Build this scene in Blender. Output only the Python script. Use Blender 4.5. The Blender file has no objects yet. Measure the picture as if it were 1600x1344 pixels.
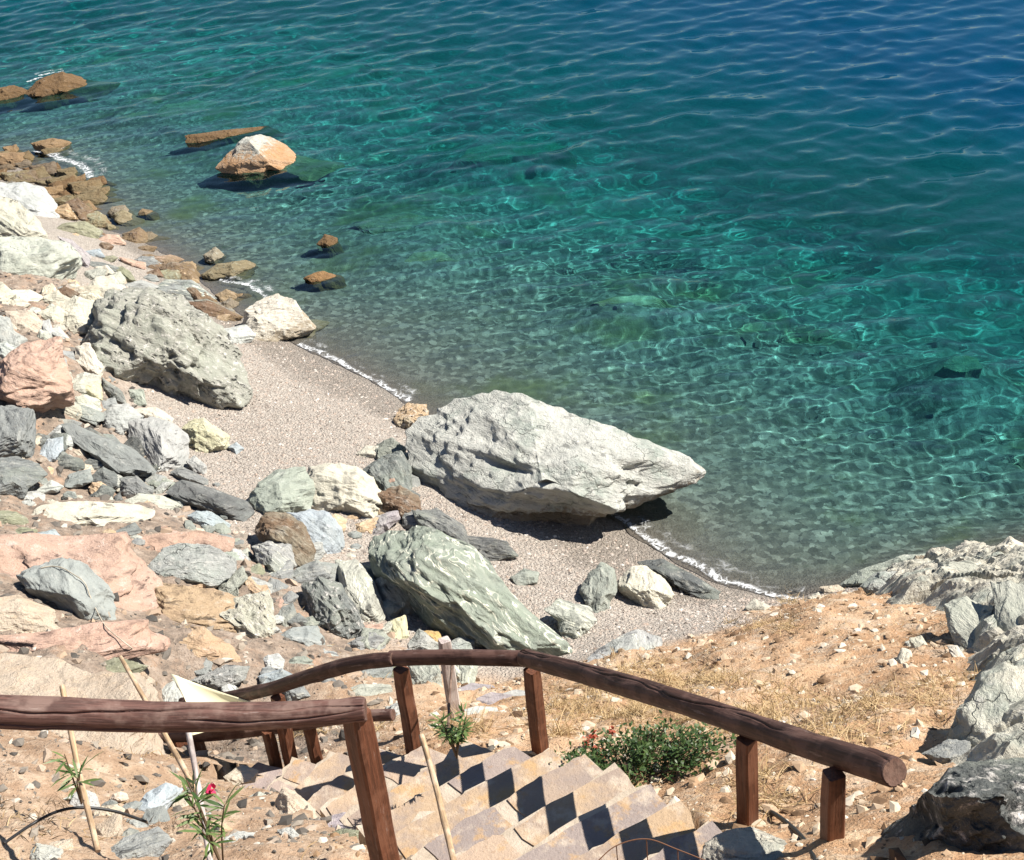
import bpy, bmesh, math, random
import numpy as np
from math import radians, sin, cos, pi, atan2
from mathutils import Vector, Matrix
scene = bpy.context.scene
COL = scene.collection

# ---------------------------------------------------------------- camera
CAM = np.array([0.0, 0.0, 12.0]); FPX = 2200.0
_t, _p = radians(32), radians(-6)
cf = np.array([0, cos(_t), -sin(_t)]); _u0 = np.array([0, sin(_t), cos(_t)]); _r0 = np.array([1.0, 0, 0])
cr = cos(_p)*_r0 + sin(_p)*_u0; cu = -sin(_p)*_r0 + cos(_p)*_u0
cd = bpy.data.cameras.new('camera'); cam = bpy.data.objects.new('camera', cd); COL.objects.link(cam)
cam.matrix_world = Matrix(((cr[0], cu[0], -cf[0], CAM[0]), (cr[1], cu[1], -cf[1], CAM[1]), (cr[2], cu[2], -cf[2], CAM[2]), (0, 0, 0, 1)))
cd.sensor_fit = 'HORIZONTAL'; cd.sensor_width = 36; cd.lens = FPX/1600*36; cd.clip_start = 0.1; cd.clip_end = 2000
scene.camera = cam
# ---------------------------------------------------------------- sky, sun, exposure
SUN_AZ = radians(82); SUN_EL = radians(49)
w = bpy.data.worlds.new('World'); scene.world = w; w.use_nodes = True
nt = w.node_tree; sky = nt.nodes.new('ShaderNodeTexSky'); sky.sky_type = 'NISHITA'; sky.sun_disc = False
sky.sun_elevation = SUN_EL; sky.sun_rotation = SUN_AZ; sky.altitude = 0; sky.air_density = 1.0; sky.dust_density = 0.1; sky.ozone_density = 3.0
bg = nt.nodes['Background']; bg.inputs['Strength'].default_value = 0.05
nt.links.new(sky.outputs[0], bg.inputs['Color'])
sl = bpy.data.lights.new('sun', 'SUN'); sl.energy = 5.0; sl.angle = radians(0.5); sl.color = (1, 0.95, 0.86)
so = bpy.data.objects.new('sun', sl); COL.objects.link(so)
sd = Vector((sin(SUN_AZ)*cos(SUN_EL), cos(SUN_AZ)*cos(SUN_EL), sin(SUN_EL)))
so.rotation_euler = sd.to_track_quat('Z', 'Y').to_euler(); so.location = (20, 20, 30)
scene.view_settings.view_transform = 'Standard'; scene.view_settings.look = 'None'
scene.view_settings.exposure = 0.9; scene.view_settings.gamma = 1.0
cy = scene.cycles
cy.max_bounces = 8; cy.diffuse_bounces = 1; cy.glossy_bounces = 3; cy.transmission_bounces = 4; cy.transparent_max_bounces = 8; cy.volume_bounces = 0
cy.use_denoising = True

# ---------------------------------------------------------------- geometry helpers
def ray(x, y):
    v = cf*FPX + cr*(x-800) - cu*(y-672); return v/np.linalg.norm(v)
def D(x, y, d): return CAM + ray(x, y)*d
def Zp(x, y, z):
    v = ray(x, y); return CAM + v*((z-CAM[2])/v[2])
rng = np.random.default_rng(7)
_G = rng.normal(size=(256, 3)); _G /= np.linalg.norm(_G, axis=1)[:, None]
_PM = rng.permutation(256); _PM = np.concatenate([_PM, _PM, _PM])
def noise(p):
    """gradient noise, p (n,3) -> about -0.7..0.7"""
    p = np.asarray(p, float); i = np.floor(p).astype(int); f = p-i; i &= 255
    s = f*f*f*(f*(f*6-15)+10); out = np.zeros(len(p))
    for dx in (0, 1):
        for dy in (0, 1):
            for dz in (0, 1):
                h = _PM[_PM[_PM[i[:, 0]+dx] + i[:, 1]+dy] + i[:, 2]+dz]
                g = _G[h]; q = f-[dx, dy, dz]
                wt = (s[:, 0] if dx else 1-s[:, 0])*(s[:, 1] if dy else 1-s[:, 1])*(s[:, 2] if dz else 1-s[:, 2])
                out += wt*(g*q).sum(1)
    return out
def fbm(p, o=4, g=0.5):
    a, t = 1.0, 0.0; p = np.asarray(p, float)
    for k in range(o):
        t = t + a*noise(p + 17.3*k); p = p*2.03; a *= g
    return t
def ridged(p, o=4):
    a, t = 1.0, 0.0; p = np.asarray(p, float)
    for k in range(o):
        t = t + a*(1-2*np.abs(noise(p+9.1*k))); p = p*2.1; a *= 0.5
    return t
def mesh_np(name, V, Fc, smooth=True):
    """V (n,3); Fc (m,k) int array, all faces the same size"""
    me = bpy.data.meshes.new(name); n, m, k = len(V), len(Fc), Fc.shape[1]
    me.vertices.add(n); me.vertices.foreach_set('co', np.asarray(V, np.float32).ravel())
    me.loops.add(m*k); me.loops.foreach_set('vertex_index', np.asarray(Fc, np.int32).ravel())
    me.polygons.add(m); me.polygons.foreach_set('loop_start', np.arange(0, m*k, k, dtype=np.int32))
    me.polygons.foreach_set('loop_total', np.full(m, k, np.int32))
    me.polygons.foreach_set('use_smooth', np.full(m, smooth, bool))
    me.update(calc_edges=True); return me
def fattr(me, name, vals):
    a = me.attributes.new(name, 'FLOAT', 'POINT'); a.data.foreach_set('value', np.asarray(vals, np.float32))
def vattr(me, name, vals):
    a = me.attributes.new(name, 'FLOAT_VECTOR', 'POINT'); a.data.foreach_set('vector', np.asarray(vals, np.float32).ravel())
def link(name, me, mat=None, parent=None, loc=None):
    o = bpy.data.objects.new(name, me); COL.objects.link(o)
    if mat is not None and me is not None: me.materials.append(mat)
    if loc is not None: o.location = loc
    if parent is not None: o.parent = parent
    return o
def tag(o, label, cat, group=None, kind=None):
    o['label'] = label; o['category'] = cat
    if group: o['group'] = group
    if kind: o['kind'] = kind
    return o
def struct(o): o['kind'] = 'structure'; return o
def empty(name, loc, label, cat, group=None):
    o = bpy.data.objects.new(name, None); COL.objects.link(o); o.location = loc; o.empty_display_size = 0.1
    return tag(o, label, cat, group)

# ---------------------------------------------------------------- node helper
class NB:
    def __init__(s, name):
        s.m = bpy.data.materials.new(name); s.m.use_nodes = True; s.t = s.m.node_tree; s.t.nodes.clear()
        s.out = s.t.nodes.new('ShaderNodeOutputMaterial')
    def n(s, typ, **kw):
        nd = s.t.nodes.new(typ)
        for k, v in kw.items(): setattr(nd, k, v)
        return nd
    def put(s, sock, v):
        if isinstance(v, bpy.types.NodeSocket): s.t.links.new(v, sock)
        elif v is not None:
            if sock.type == 'RGBA' and not hasattr(v, '__len__'): v = (v, v, v, 1)
            if sock.type == 'RGBA' and len(v) == 3: v = (*v, 1)
            sock.default_value = v
    def math(s, op, a, b=None, c=None, clamp=False):
        nd = s.n('ShaderNodeMath', operation=op); nd.use_clamp = clamp
        for i, v in enumerate((a, b, c)):
            if v is not None: s.put(nd.inputs[i], v)
        return nd.outputs[0]
    def vmul(s, v, k):
        nd = s.n('ShaderNodeVectorMath', operation='MULTIPLY'); s.put(nd.inputs[0], v); nd.inputs[1].default_value = k; return nd.outputs[0]
    def vadd(s, a, b):
        nd = s.n('ShaderNodeVectorMath', operation='ADD'); s.put(nd.inputs[0], a); s.put(nd.inputs[1], b); return nd.outputs[0]
    def mix(s, f, a, b, mode='MIX'):
        nd = s.n('ShaderNodeMix', data_type='RGBA', blend_type=mode); nd.clamp_factor = True
        s.put(nd.inputs[0], f); s.put(nd.inputs[6], a); s.put(nd.inputs[7], b); return nd.outputs[2]
    def noise(s, vec, scale, detail=4, rough=0.55, dist=0.0, dim='3D'):
        nd = s.n('ShaderNodeTexNoise', noise_dimensions=dim)
        if vec is not None: s.put(nd.inputs['Vector'], vec)
        nd.inputs['Scale'].default_value = scale; nd.inputs['Detail'].default_value = detail
        nd.inputs['Roughness'].default_value = rough; nd.inputs['Distortion'].default_value = dist
        return nd
    def vor(s, vec, scale, feature='F1', rnd=1.0):
        nd = s.n('ShaderNodeTexVoronoi', feature=feature)
        if vec is not None: s.put(nd.inputs['Vector'], vec)
        nd.inputs['Scale'].default_value = scale; nd.inputs['Randomness'].default_value = rnd; return nd
    def ramp(s, f, stops, interp='LINEAR'):
        nd = s.n('ShaderNodeValToRGB'); s.put(nd.inputs[0], f); r = nd.color_ramp; r.interpolation = interp
        while len(r.elements) < len(stops): r.elements.new(0.5)
        for e, (p, c) in zip(r.elements, stops):
            e.position = p; e.color = (c, c, c, 1) if not hasattr(c, '__len__') else (*c[:3], 1)
        return nd.outputs[0]
    def step(s, f, a, b):
        nd = s.n('ShaderNodeMapRange'); nd.interpolation_type = 'SMOOTHSTEP'; s.put(nd.inputs[0], f)
        nd.inputs[1].default_value = a; nd.inputs[2].default_value = b; return nd.outputs[0]
    def attr(s, name, out='Fac'):
        nd = s.n('ShaderNodeAttribute'); nd.attribute_name = name; return nd.outputs[out]
    def bump(s, h, strength=0.5, dist=0.02, normal=None):
        nd = s.n('ShaderNodeBump'); s.put(nd.inputs['Height'], h); nd.inputs['Strength'].default_value = strength
        nd.inputs['Distance'].default_value = dist
        if normal is not None: s.put(nd.inputs['Normal'], normal)
        return nd.outputs[0]
    def bsdf(s, color, rough=0.8, normal=None, spec=0.3, **kw):
        nd = s.n('ShaderNodeBsdfPrincipled'); s.put(nd.inputs['Base Color'], color); s.put(nd.inputs['Roughness'], rough)
        nd.inputs['Specular IOR Level'].default_value = spec
        if normal is not None: s.put(nd.inputs['Normal'], normal)
        for k, v in kw.items(): s.put(nd.inputs[k], v)
        s.t.links.new(nd.outputs[0], s.out.inputs['Surface']); return nd
# ---------------------------------------------------------------- the ground: heights at known points, one smooth sheet through them
_shore = [(0,252),(60,275),(100,300),(160,360),(250,395),(335,460),(385,505),(470,545),(520,568),(560,585),(630,630),(700,690),(880,770),(960,815),(1040,870),(1120,912),(1230,940)]
_land = [(560,650,.45),(480,640,.55),(380,640,.75),(300,650,.95),(340,720,1.05),(450,700,.8),(600,690,.45),(420,570,.35),(700,760,.5),
 (760,900,.6),(850,870,.35),(900,930,.55),(850,1020,.95),(1000,960,.45),(1100,960,.4),(1150,950,.45),(790,1060,1.35),(740,1095,2.0),
 (20,480,2.2),(100,450,1.6),(200,450,.6),(250,425,.2),(100,335,.35),(20,350,1.6),(60,560,2.4),(200,600,1.4),(30,620,2.4),(120,650,1.7),
 (30,700,2.2),(150,750,1.7),(250,780,1.45),(60,800,2.2),(350,830,1.5),(-60,850,3.1),(100,860,2.6),(200,860,2.2),(100,960,3.0),(250,960,2.5),
 (330,960,2.1),(450,850,1.3),(450,950,1.7),(550,900,1.25),(600,990,1.35),(500,1020,1.9),(150,1010,3.3),(0,1010,3.6),(50,1100,4.1),(200,1060,3.3),
 (330,1020,2.5),(350,1070,2.6),(450,1070,2.3),(560,1060,1.9),(620,1100,2.3),(650,1140,3.1),(300,1195,2.15),(370,1185,2.25),(330,1150,2.0),(150,1180,4.4),
 (100,1270,5.0),(20,1250,5.1),(30,1330,5.7),(250,1330,5.2),(300,1270,4.6),(400,1330,5.2),(500,1300,4.9),(430,1285,4.7),(600,1285,4.7),(700,1340,5.3),
 (720,1150,3.6),(800,1130,3.0),(700,1180,3.95),(780,1180,4.1),(900,1080,2.5),(960,1035,1.9),(950,1130,3.6),(1020,1180,4.35),(1020,1240,4.9),(1080,1060,3.1),
 (1100,1000,1.9),(1180,975,1.4),(1300,935,1.9),(1200,1050,3.3),(1300,1010,3.2),(1350,950,2.5),(1420,955,2.7),(1400,1100,4.4),(1250,1180,4.95),
 (1450,1180,5.3),(1350,1280,6.0),(1250,1300,5.9),(1480,1050,4.0),(1550,1000,3.6),(1600,930,2.7),(1600,1100,4.9),(1500,1200,5.6),(1600,1250,6.3),
 (1450,1330,6.7),(1120,1335,5.9),(1700,1100,5.0),(1700,950,3.2),
 (800,1290,5.05),(900,1280,5.25),(1000,1330,5.75),(860,1200,4.25),(660,1200,4.05),(560,1230,3.95),(470,1215,3.45),(430,1200,2.9)]
_sea = [(1100,500,-1.5),(1000,700,-.45),(1450,780,-.85),(1250,850,-.35),(1600,700,-1.7),(1300,600,-1.35),(1550,500,-3.3),(1000,450,-1.9),(800,500,-.75),(700,450,-1.1),
 (600,520,-.35),(450,430,-.5),(300,340,-.6),(200,300,-.5),(500,250,-1.9),(300,200,-1.6),(150,170,-1.7),(50,170,-1.6),(0,60,-3.5),(400,60,-4.5),(800,0,-10),(700,150,-5),
 (800,300,-3),(1000,300,-4.5),(1200,400,-4),(1200,150,-8),(1600,100,-13),(1600,300,-8),(400,380,-.6),(700,340,-2.0),(1000,100,-8),(1600,0,-16),(1200,0,-13),
 (1000,600,-.9),(820,600,-.45),(1150,700,-.65),(1350,700,-1.1),(1150,820,-.3),(1420,860,-.5),(1330,900,-.25),(1500,842,-.6),(1650,840,-.7),(620,580,-.2),(560,470,-.6)]
_world = [(-9,1,7.5),(-4,1,8.2),(0,1,8.4),(5,1,8.4),(10,1,8.5),(-10,5,6.2),(-14,8,6.0),(-14,14,5),(-14,20,3.2),(-14,26,2.2),(-15,31,1.0),(-17,36,-.8),(-20,45,-4),
 (9,6,7),(11,10,5.5),(10,14,2.2),(10,16.5,-.6),(14,17,-.8),(15,13,3),(18,19,-2.5),(15,25,-5),(22,32,-11),(24,45,-17),(0,60,-18),(-22,60,-10),(25,60,-20),(-30,30,4),(-30,10,8),(25,5,9),(25,14,3.5),(-30,45,-3),(-26,0,9),(25,0,10)]
_pts = np.array([list(Zp(x, y, 0)) for x, y in _shore] + [list(Zp(*q)) for q in _land] + [list(Zp(*q)) for q in _sea] + [list(map(float, q)) for q in _world])
_K = len(_pts); _S = 10.0
def _kern(A, B):
    d = np.sqrt(((A[:, None, :]-B[None, :, :])**2).sum(2)+1e-4)
    return d
_X = _pts[:, :2]
_M = np.zeros((_K+3, _K+3)); _M[:_K, :_K] = _kern(_X, _X) - 0.06*np.eye(_K)
_M[:_K, _K] = 1; _M[:_K, _K+1:] = _X; _M[_K, :_K] = 1; _M[_K+1:, :_K] = _X.T
_sol = np.linalg.solve(_M, np.concatenate([_pts[:, 2], [0, 0, 0]]))
def tz(x, y):
    q = np.stack([np.ravel(x), np.ravel(y)], 1).astype(float); out = np.empty(len(q))
    for i in range(0, len(q), 20000):
        b = q[i:i+20000]; out[i:i+20000] = _kern(b, _X)@_sol[:_K] + _sol[_K] + b@_sol[_K+1:]
    return np.where(out < -9, -9 - 5*np.tanh((-9-out)/9), out)
def hit(x, y, wl=None):
    """distance along the sight line of picture point (x, y) to the ground"""
    v = ray(x, y); ts = np.arange(4.0, 90.0, 0.05); p = CAM+ts[:, None]*v
    g = tz(p[:, 0], p[:, 1]); below = p[:, 2] < (g if wl is None else np.maximum(g, wl)); i = int(np.argmax(below)) if below.any() else len(ts)-1
    return ts[i]
def smooth01(x, a, b):
    t = np.clip((x-a)/(b-a), 0, 1); return t*t*(3-2*t)
# zones: 0 = dirt slope, 1 = pebble beach
def beachness(x, y, z):
    b = smooth01(z, 1.75, 1.15)*smooth01(x+0.35*(y-15), -6.8, -5.2)
    far = smooth01(y, 19.5, 21.0)*smooth01(z, 2.2, 1.0)
    b = np.maximum(b, far*smooth01(z, 0.9, 0.5))
    cliff = smooth01(x, 2.3, 2.9)*smooth01(y, 14.6, 13.7)*smooth01(z, .35, .6)
    return np.clip(b*(1-cliff), 0, 1)
def stair_frame():
    px = np.array([(1150,1345,5.95,985,1455),(1075,1288,5.55,890,1400),(970,1228,5.05,760,1352),(870,1192,4.6,668,1306),(780,1182,4.32,610,1274),(655,1186,4.08,548,1250),(560,1178,3.84,490,1236),(480,1180,3.58,436,1236),(400,1208,3.2,372,1256)], float)
    Fp = np.array([Zp(a, b, z) for a, b, z, _, _ in px]); Np = np.array([Zp(a, b, z) for _, _, z, a, b in px]); return Fp, Np
ST_F, ST_N = stair_frame(); NSTEP = 13
def _ease(P):
    for _ in range(2): Q = P.copy(); Q[1:-1] = .25*P[:-2]+.5*P[1:-1]+.25*P[2:]; P = Q
    return P
ST_F, ST_N = _ease(ST_F), _ease(ST_N)
ST_N = ST_F+(ST_N-ST_F)*np.array([1.3, 1.3, 1]); _m = (ST_F+ST_N)/2; _TS = np.r_[0, np.cumsum(np.linalg.norm(np.diff(_m[:, :2], axis=0), axis=1))]; _TS /= _TS[-1]
_zs = ST_F[0, 2]+(ST_F[-1, 2]-ST_F[0, 2])*_TS; ST_F[:, 2] = ST_N[:, 2] = _zs
def _along(P, t):
    k = _TS; return np.array([np.interp(t, k, P[:, i]) for i in range(3)]).T
def carve(x, y, z):
    ts = np.linspace(0, 1, 60); A = _along(ST_F, ts); B = _along(ST_N, ts); out = z.copy()
    near = (y > 2.5) & (y < 11) & (x > -5) & (x < 4); xi, yi = x[near], y[near]; zi = z[near]
    for wv in np.linspace(.02, 1.12, 16):
        C = A*(1-wv)+B*wv; d = np.hypot(xi[:, None]-C[None, :, 0], yi[:, None]-C[None, :, 1]); j = d.argmin(1); m = d.min(1) < .10
        zi = np.where(m, np.minimum(zi, C[j, 2]-.30), zi)
    out[near] = zi; return out
MOUNDS = [(420,255,.9,1.1),(360,212,1.3,1.2),(100,135,1.3,1.1),(10,150,1.2,1.0),(490,140,2.6,2.2),(300,185,.9,1.2),(800,250,1.8,1.8),(640,368,1.0,1.4),(675,420,.5,.7),(990,490,.8,1.0),(1500,590,1.0,.9),(215,196,.7,.8),(175,112,1.2,1.0)]
_mw = [(*Zp(a, b, -.5)[:2], h, r) for a, b, h, r in MOUNDS]
def mounds(x, y):
    t = np.zeros(len(x))
    for mx, my, h, r in _mw: t += h*np.exp(-((x-mx)**2+(y-my)**2)/(2*(r*.8)**2))
    return t
def rubble(x, y): return np.maximum(smooth01(x+.25*np.sin(y*3), -1.4, -2.4)*smooth01(y, 8.6, 9.6), .5*smooth01(x, -.8, -1.5))
def ground_detail(x, y, z):
    p = np.stack([x, y, 0*x], 1)
    bz = beachness(x, y, z)
    n1 = fbm(p*0.9, 4); n2 = fbm(p*5.0+31, 3)
    land = (1-bz)*smooth01(z, 0.3, 0.9)
    d = land*(0.15*n1 + 0.05*n2 + .05*(ridged(p*1.7+4, 3)-.6)) + bz*0.015*n1*smooth01(z, .15, .4)
    sea = smooth01(z, -0.3, -1.2)
    d += (1-bz)*smooth01(z, .5, 1.2)*.018*fbm(p*13+3, 2)
    d += sea*(0.28*fbm(p*0.55+7, 3) + 0.06*n2)
    return d
def tzd(x, y):
    z = tz(x, y); return z + ground_detail(np.ravel(x), np.ravel(y), z)
def grid_sheet(xs, ys):
    X, Y = np.meshgrid(xs, ys); nx, ny = len(xs), len(ys)
    idx = np.arange(nx*ny).reshape(ny, nx)
    Fc = np.stack([idx[:-1, :-1], idx[:-1, 1:], idx[1:, 1:], idx[1:, :-1]], 2).reshape(-1, 4)
    return X.ravel(), Y.ravel(), Fc
def mat_ground():
    b = NB('ground'); geo = b.n('ShaderNodeNewGeometry'); P = geo.outputs['Position']; bz = b.attr('beach')
    sep = b.n('ShaderNodeSeparateXYZ'); b.put(sep.inputs[0], P); z = sep.outputs[2]
    # dirt
    n1 = b.noise(P, 0.8, 5).outputs[0]; n2 = b.noise(P, 7, 6, .65).outputs[0]; n3 = b.noise(P, 45, 4, .6).outputs[0]
    dirt = b.ramp(n1, [(.3, (.30, .17, .09)), (.5, (.44, .265, .15)), (.7, (.50, .34, .215))])
    dirt = b.mix(b.step(n2, .45, .75), dirt, (.56, .43, .29)); dirt = b.mix(b.step(n3, .58, .7), dirt, (.20, .12, .07))
    dirt = b.mix(b.step(n3, .36, .28), dirt, (.62, .53, .42))
    n5 = b.noise(P, 2.6, 5, .7).outputs[0]
    dirt = b.mix(b.math('MULTIPLY', b.step(n5, .5, .66), .55), dirt, (.50, .42, .33))
    grav = b.ramp(n2, [(.3, (.11, .09, .075)), (.5, (.26, .20, .155)), (.65, (.36, .29, .235)), (.8, (.44, .39, .33))])
    grav = b.mix(b.step(n3, .56, .7), grav, (.10, .085, .075)); grav = b.mix(b.math('MULTIPLY', b.step(n5, .5, .7), .5), grav, (.40, .24, .15))
    dirt = b.mix(b.attr('rubble'), dirt, grav)
    # pebbles
    v = b.vor(P, 24); vc = v.outputs['Color']; v2 = b.vor(P, 60)
    sc = b.n('ShaderNodeSeparateColor'); b.put(sc.inputs[0], vc)
    peb = b.ramp(sc.outputs[0], [(0, (.25, .21, .18)), (.3, (.37, .325, .28)), (.6, (.44, .39, .34)), (.85, (.47, .40, .335)), (1, (.56, .53, .48))], 'CONSTANT')
    sc2 = b.n('ShaderNodeSeparateColor'); b.put(sc2.inputs[0], v2.outputs['Color'])
    peb2 = b.ramp(sc2.outputs[0], [(0, (.31, .27, .23)), (.4, (.42, .37, .32)), (1, (.52, .465, .41))])
    peb = b.mix(.55, peb, peb2)
    # the strip the swash keeps wet is darker
    wn = b.noise(P, 1.3, 3).outputs[0]
    wet = b.step(b.math('ADD', z, b.math('MULTIPLY', b.math('SUBTRACT', wn, .5), .32)), .38, .20)
    peb = b.mix(b.math('MULTIPLY', wet, .8), peb, b.mix(.5, peb, (.16, .135, .10), 'MULTIPLY'))
    # seabed: paler stones with weed patches
    sn = b.noise(P, .45, 5, .6).outputs[0]; sn2 = b.noise(P, 2.2, 4, .6).outputs[0]
    v3 = b.vor(b.vadd(P, b.vmul(b.noise(P, 9, 3).outputs['Color'], (.16, .16, 0))), 11)
    sc3 = b.n('ShaderNodeSeparateColor'); b.put(sc3.inputs[0], v3.outputs['Color'])
    bed = b.ramp(sc3.outputs[0], [(0, (.05, .047, .04)), (.35, (.115, .105, .085)), (.7, (.21, .195, .16)), (1, (.40, .375, .32))])
    bed = b.mix(.18, bed, peb2)
    bed = b.mix(b.step(sn, .52, .68), bed, (.17, .17, .08))
    bed = b.mix(b.step(sn2, .62, .74), bed, (.09, .10, .07))
    deep = b.step(z, -1.2, -3.0)
    sandy = b.mix(b.step(sn2, .4, .62), (.42, .42, .35), (.17, .19, .13))
    bed = b.mix(b.math('MULTIPLY', deep, .75), bed, sandy)
    peb = b.mix(b.step(z, .02, -.35), peb, bed); peb = b.mix(b.math('MULTIPLY', b.step(z, .04, -.1), .28), peb, (.05, .048, .04))
    colr = b.mix(bz, dirt, peb)
    h = b.mix(bz, b.math('ADD', n2, b.math('MULTIPLY', n3, .5)), b.math('ADD', b.math('MULTIPLY', v.outputs['Distance'], -.9), b.math('MULTIPLY', v2.outputs['Distance'], -.5)))
    nrm = b.n('ShaderNodeBump'); b.put(nrm.inputs['Height'], h); nrm.inputs['Distance'].default_value = .045; b.put(nrm.inputs['Strength'], b.math('ADD', .25, b.math('MULTIPLY', b.step(z, -.4, .1), .7))); nrm = nrm.outputs[0]
    rough = b.math('SUBTRACT', .9, b.math('MULTIPLY', b.math('MULTIPLY', wet, bz), .35))
    b.bsdf(colr, rough, nrm, .25); return b.m
M_GROUND = mat_ground()
def build_ground():
    ys = [0.0]
    while ys[-1] < 75: ys.append(ys[-1] + max(.055, .0048*ys[-1]))
    xs = np.concatenate([np.arange(-34, -10, .25), np.arange(-10, 9, .07), np.arange(9, 34.1, .25)])
    x, y, Fc = grid_sheet(xs, np.array(ys)); z = tz(x, y); bz = beachness(x, y, z); bz = np.where(z < 0.02, np.maximum(bz, smooth01(z, .02, -.1)), bz)
    zz = carve(x, y, z+ground_detail(x, y, z)); deep_ = z < -.2; zz[deep_] = np.minimum(zz[deep_]+mounds(x, y)[deep_], np.maximum(zz[deep_], -.35)); V = np.stack([x, y, zz], 1)
    zc = z[Fc].mean(1); bc = bz[Fc].mean(1)
    for nm, sel in (('seabed', zc < -.12), ('beach', (zc >= -.12) & (bc > .5)), ('hillside', (zc >= -.12) & (bc <= .5))):
        f = Fc[sel]; used, inv = np.unique(f, return_inverse=True)
        me = mesh_np(nm, V[used], inv.reshape(f.shape)); fattr(me, 'beach', bz[used]); fattr(me, 'rubble', rubble(x, y)[used])
        o = struct(link(nm, me, M_GROUND))
build_ground()
# ---------------------------------------------------------------- the sea: a real sheet of waves, tinted by the depth of water under it
def wave_h(x, y, depth):
    r = np.random.default_rng(3); h = np.zeros(len(x)); grow = smooth01(depth, -.05, 1.6)
    for k in range(64):
        f = (k+.5)/64; lam = 0.21*(1.9/0.21)**f; th = r.normal(-pi/2+0.10, .62-.15*f)
        amp = 0.0037*lam**1.12; kx, ky = cos(th)*2*pi/lam, sin(th)*2*pi/lam
        q = kx*x+ky*y+r.random()*2*pi
        amp = amp*(0.22+0.78*grow) if lam > .7 else amp*(.5+.5*grow)
        if lam > .55: amp = amp*(1+.55*smooth01(depth, 1.2, 4.5))
        if lam < .5: amp = amp*(1.35-1.05*smooth01(depth, .9, 2.6))
        h += amp*(np.cos(q)+.28*np.cos(2*q))
    # wind patches make some areas rougher
    g = .75+.55*fbm(np.stack([x*.12, y*.2, 0*x], 1), 2)
    return h*np.clip(g, .35, 1.4)
def mat_water():
    b = NB('sea_water'); T = b.attr('tint', 'Color'); dep = b.attr('depth')
    rf = b.n('ShaderNodeBsdfRefraction'); rf.inputs['IOR'].default_value = 1.33; rf.inputs['Roughness'].default_value = 0; b.put(rf.inputs['Color'], T)
    df = b.n('ShaderNodeBsdfDiffuse'); b.put(df.inputs['Color'], b.mix(b.step(dep, 1.5, 5.8), (.0, .122, .120), (.0, .046, .108)))
    gl = b.n('ShaderNodeBsdfGlossy'); gl.inputs['Roughness'].default_value = .04; gl.inputs['Color'].default_value = (.78, .92, 1, 1)
    fr = b.n('ShaderNodeFresnel'); fr.inputs['IOR'].default_value = 1.33
    m1 = b.n('ShaderNodeMixShader'); b.put(m1.inputs[0], b.math('MULTIPLY', b.step(dep, .4, 6.5), .72)); b.put(m1.inputs[1], rf.outputs[0]); b.put(m1.inputs[2], df.outputs[0])
    m2 = b.n('ShaderNodeMixShader'); b.put(m2.inputs[0], fr.outputs[0]); b.put(m2.inputs[1], m1.outputs[0]); b.put(m2.inputs[2], gl.outputs[0])
    b.t.links.new(m2.outputs[0], b.out.inputs['Surface']); return b.m
def build_water():
    ys = [12.8]
    while ys[-1] < 72: ys.append(ys[-1] + max(.04, .0026*ys[-1]))
    xs = np.concatenate([np.arange(-30, -18, .14), np.arange(-18, -5, .065), np.arange(-5, 10, .042), np.arange(10, 18, .065), np.arange(18, 30.1, .14)])
    x, y, Fc = grid_sheet(xs, np.array(ys)); zb = tz(x, y); dep = -zb
    z = wave_h(x, y, dep)
    me = mesh_np('sea', np.stack([x, y, z], 1), Fc)
    fattr(me, 'depth', dep); d = np.clip(dep, 0, 20)[:, None]
    vattr(me, 'tint', np.exp(-d*np.array([[.72, .112, .088]])))
    o = struct(link('sea', me, mat_water())); o.cycles.is_caustics_caster = True
build_water(); sl.cycles.is_caustics_light = True
for _o in COL.objects:
    if _o.name in ('seabed', 'beach'): _o.cycles.is_caustics_receiver = True
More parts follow.
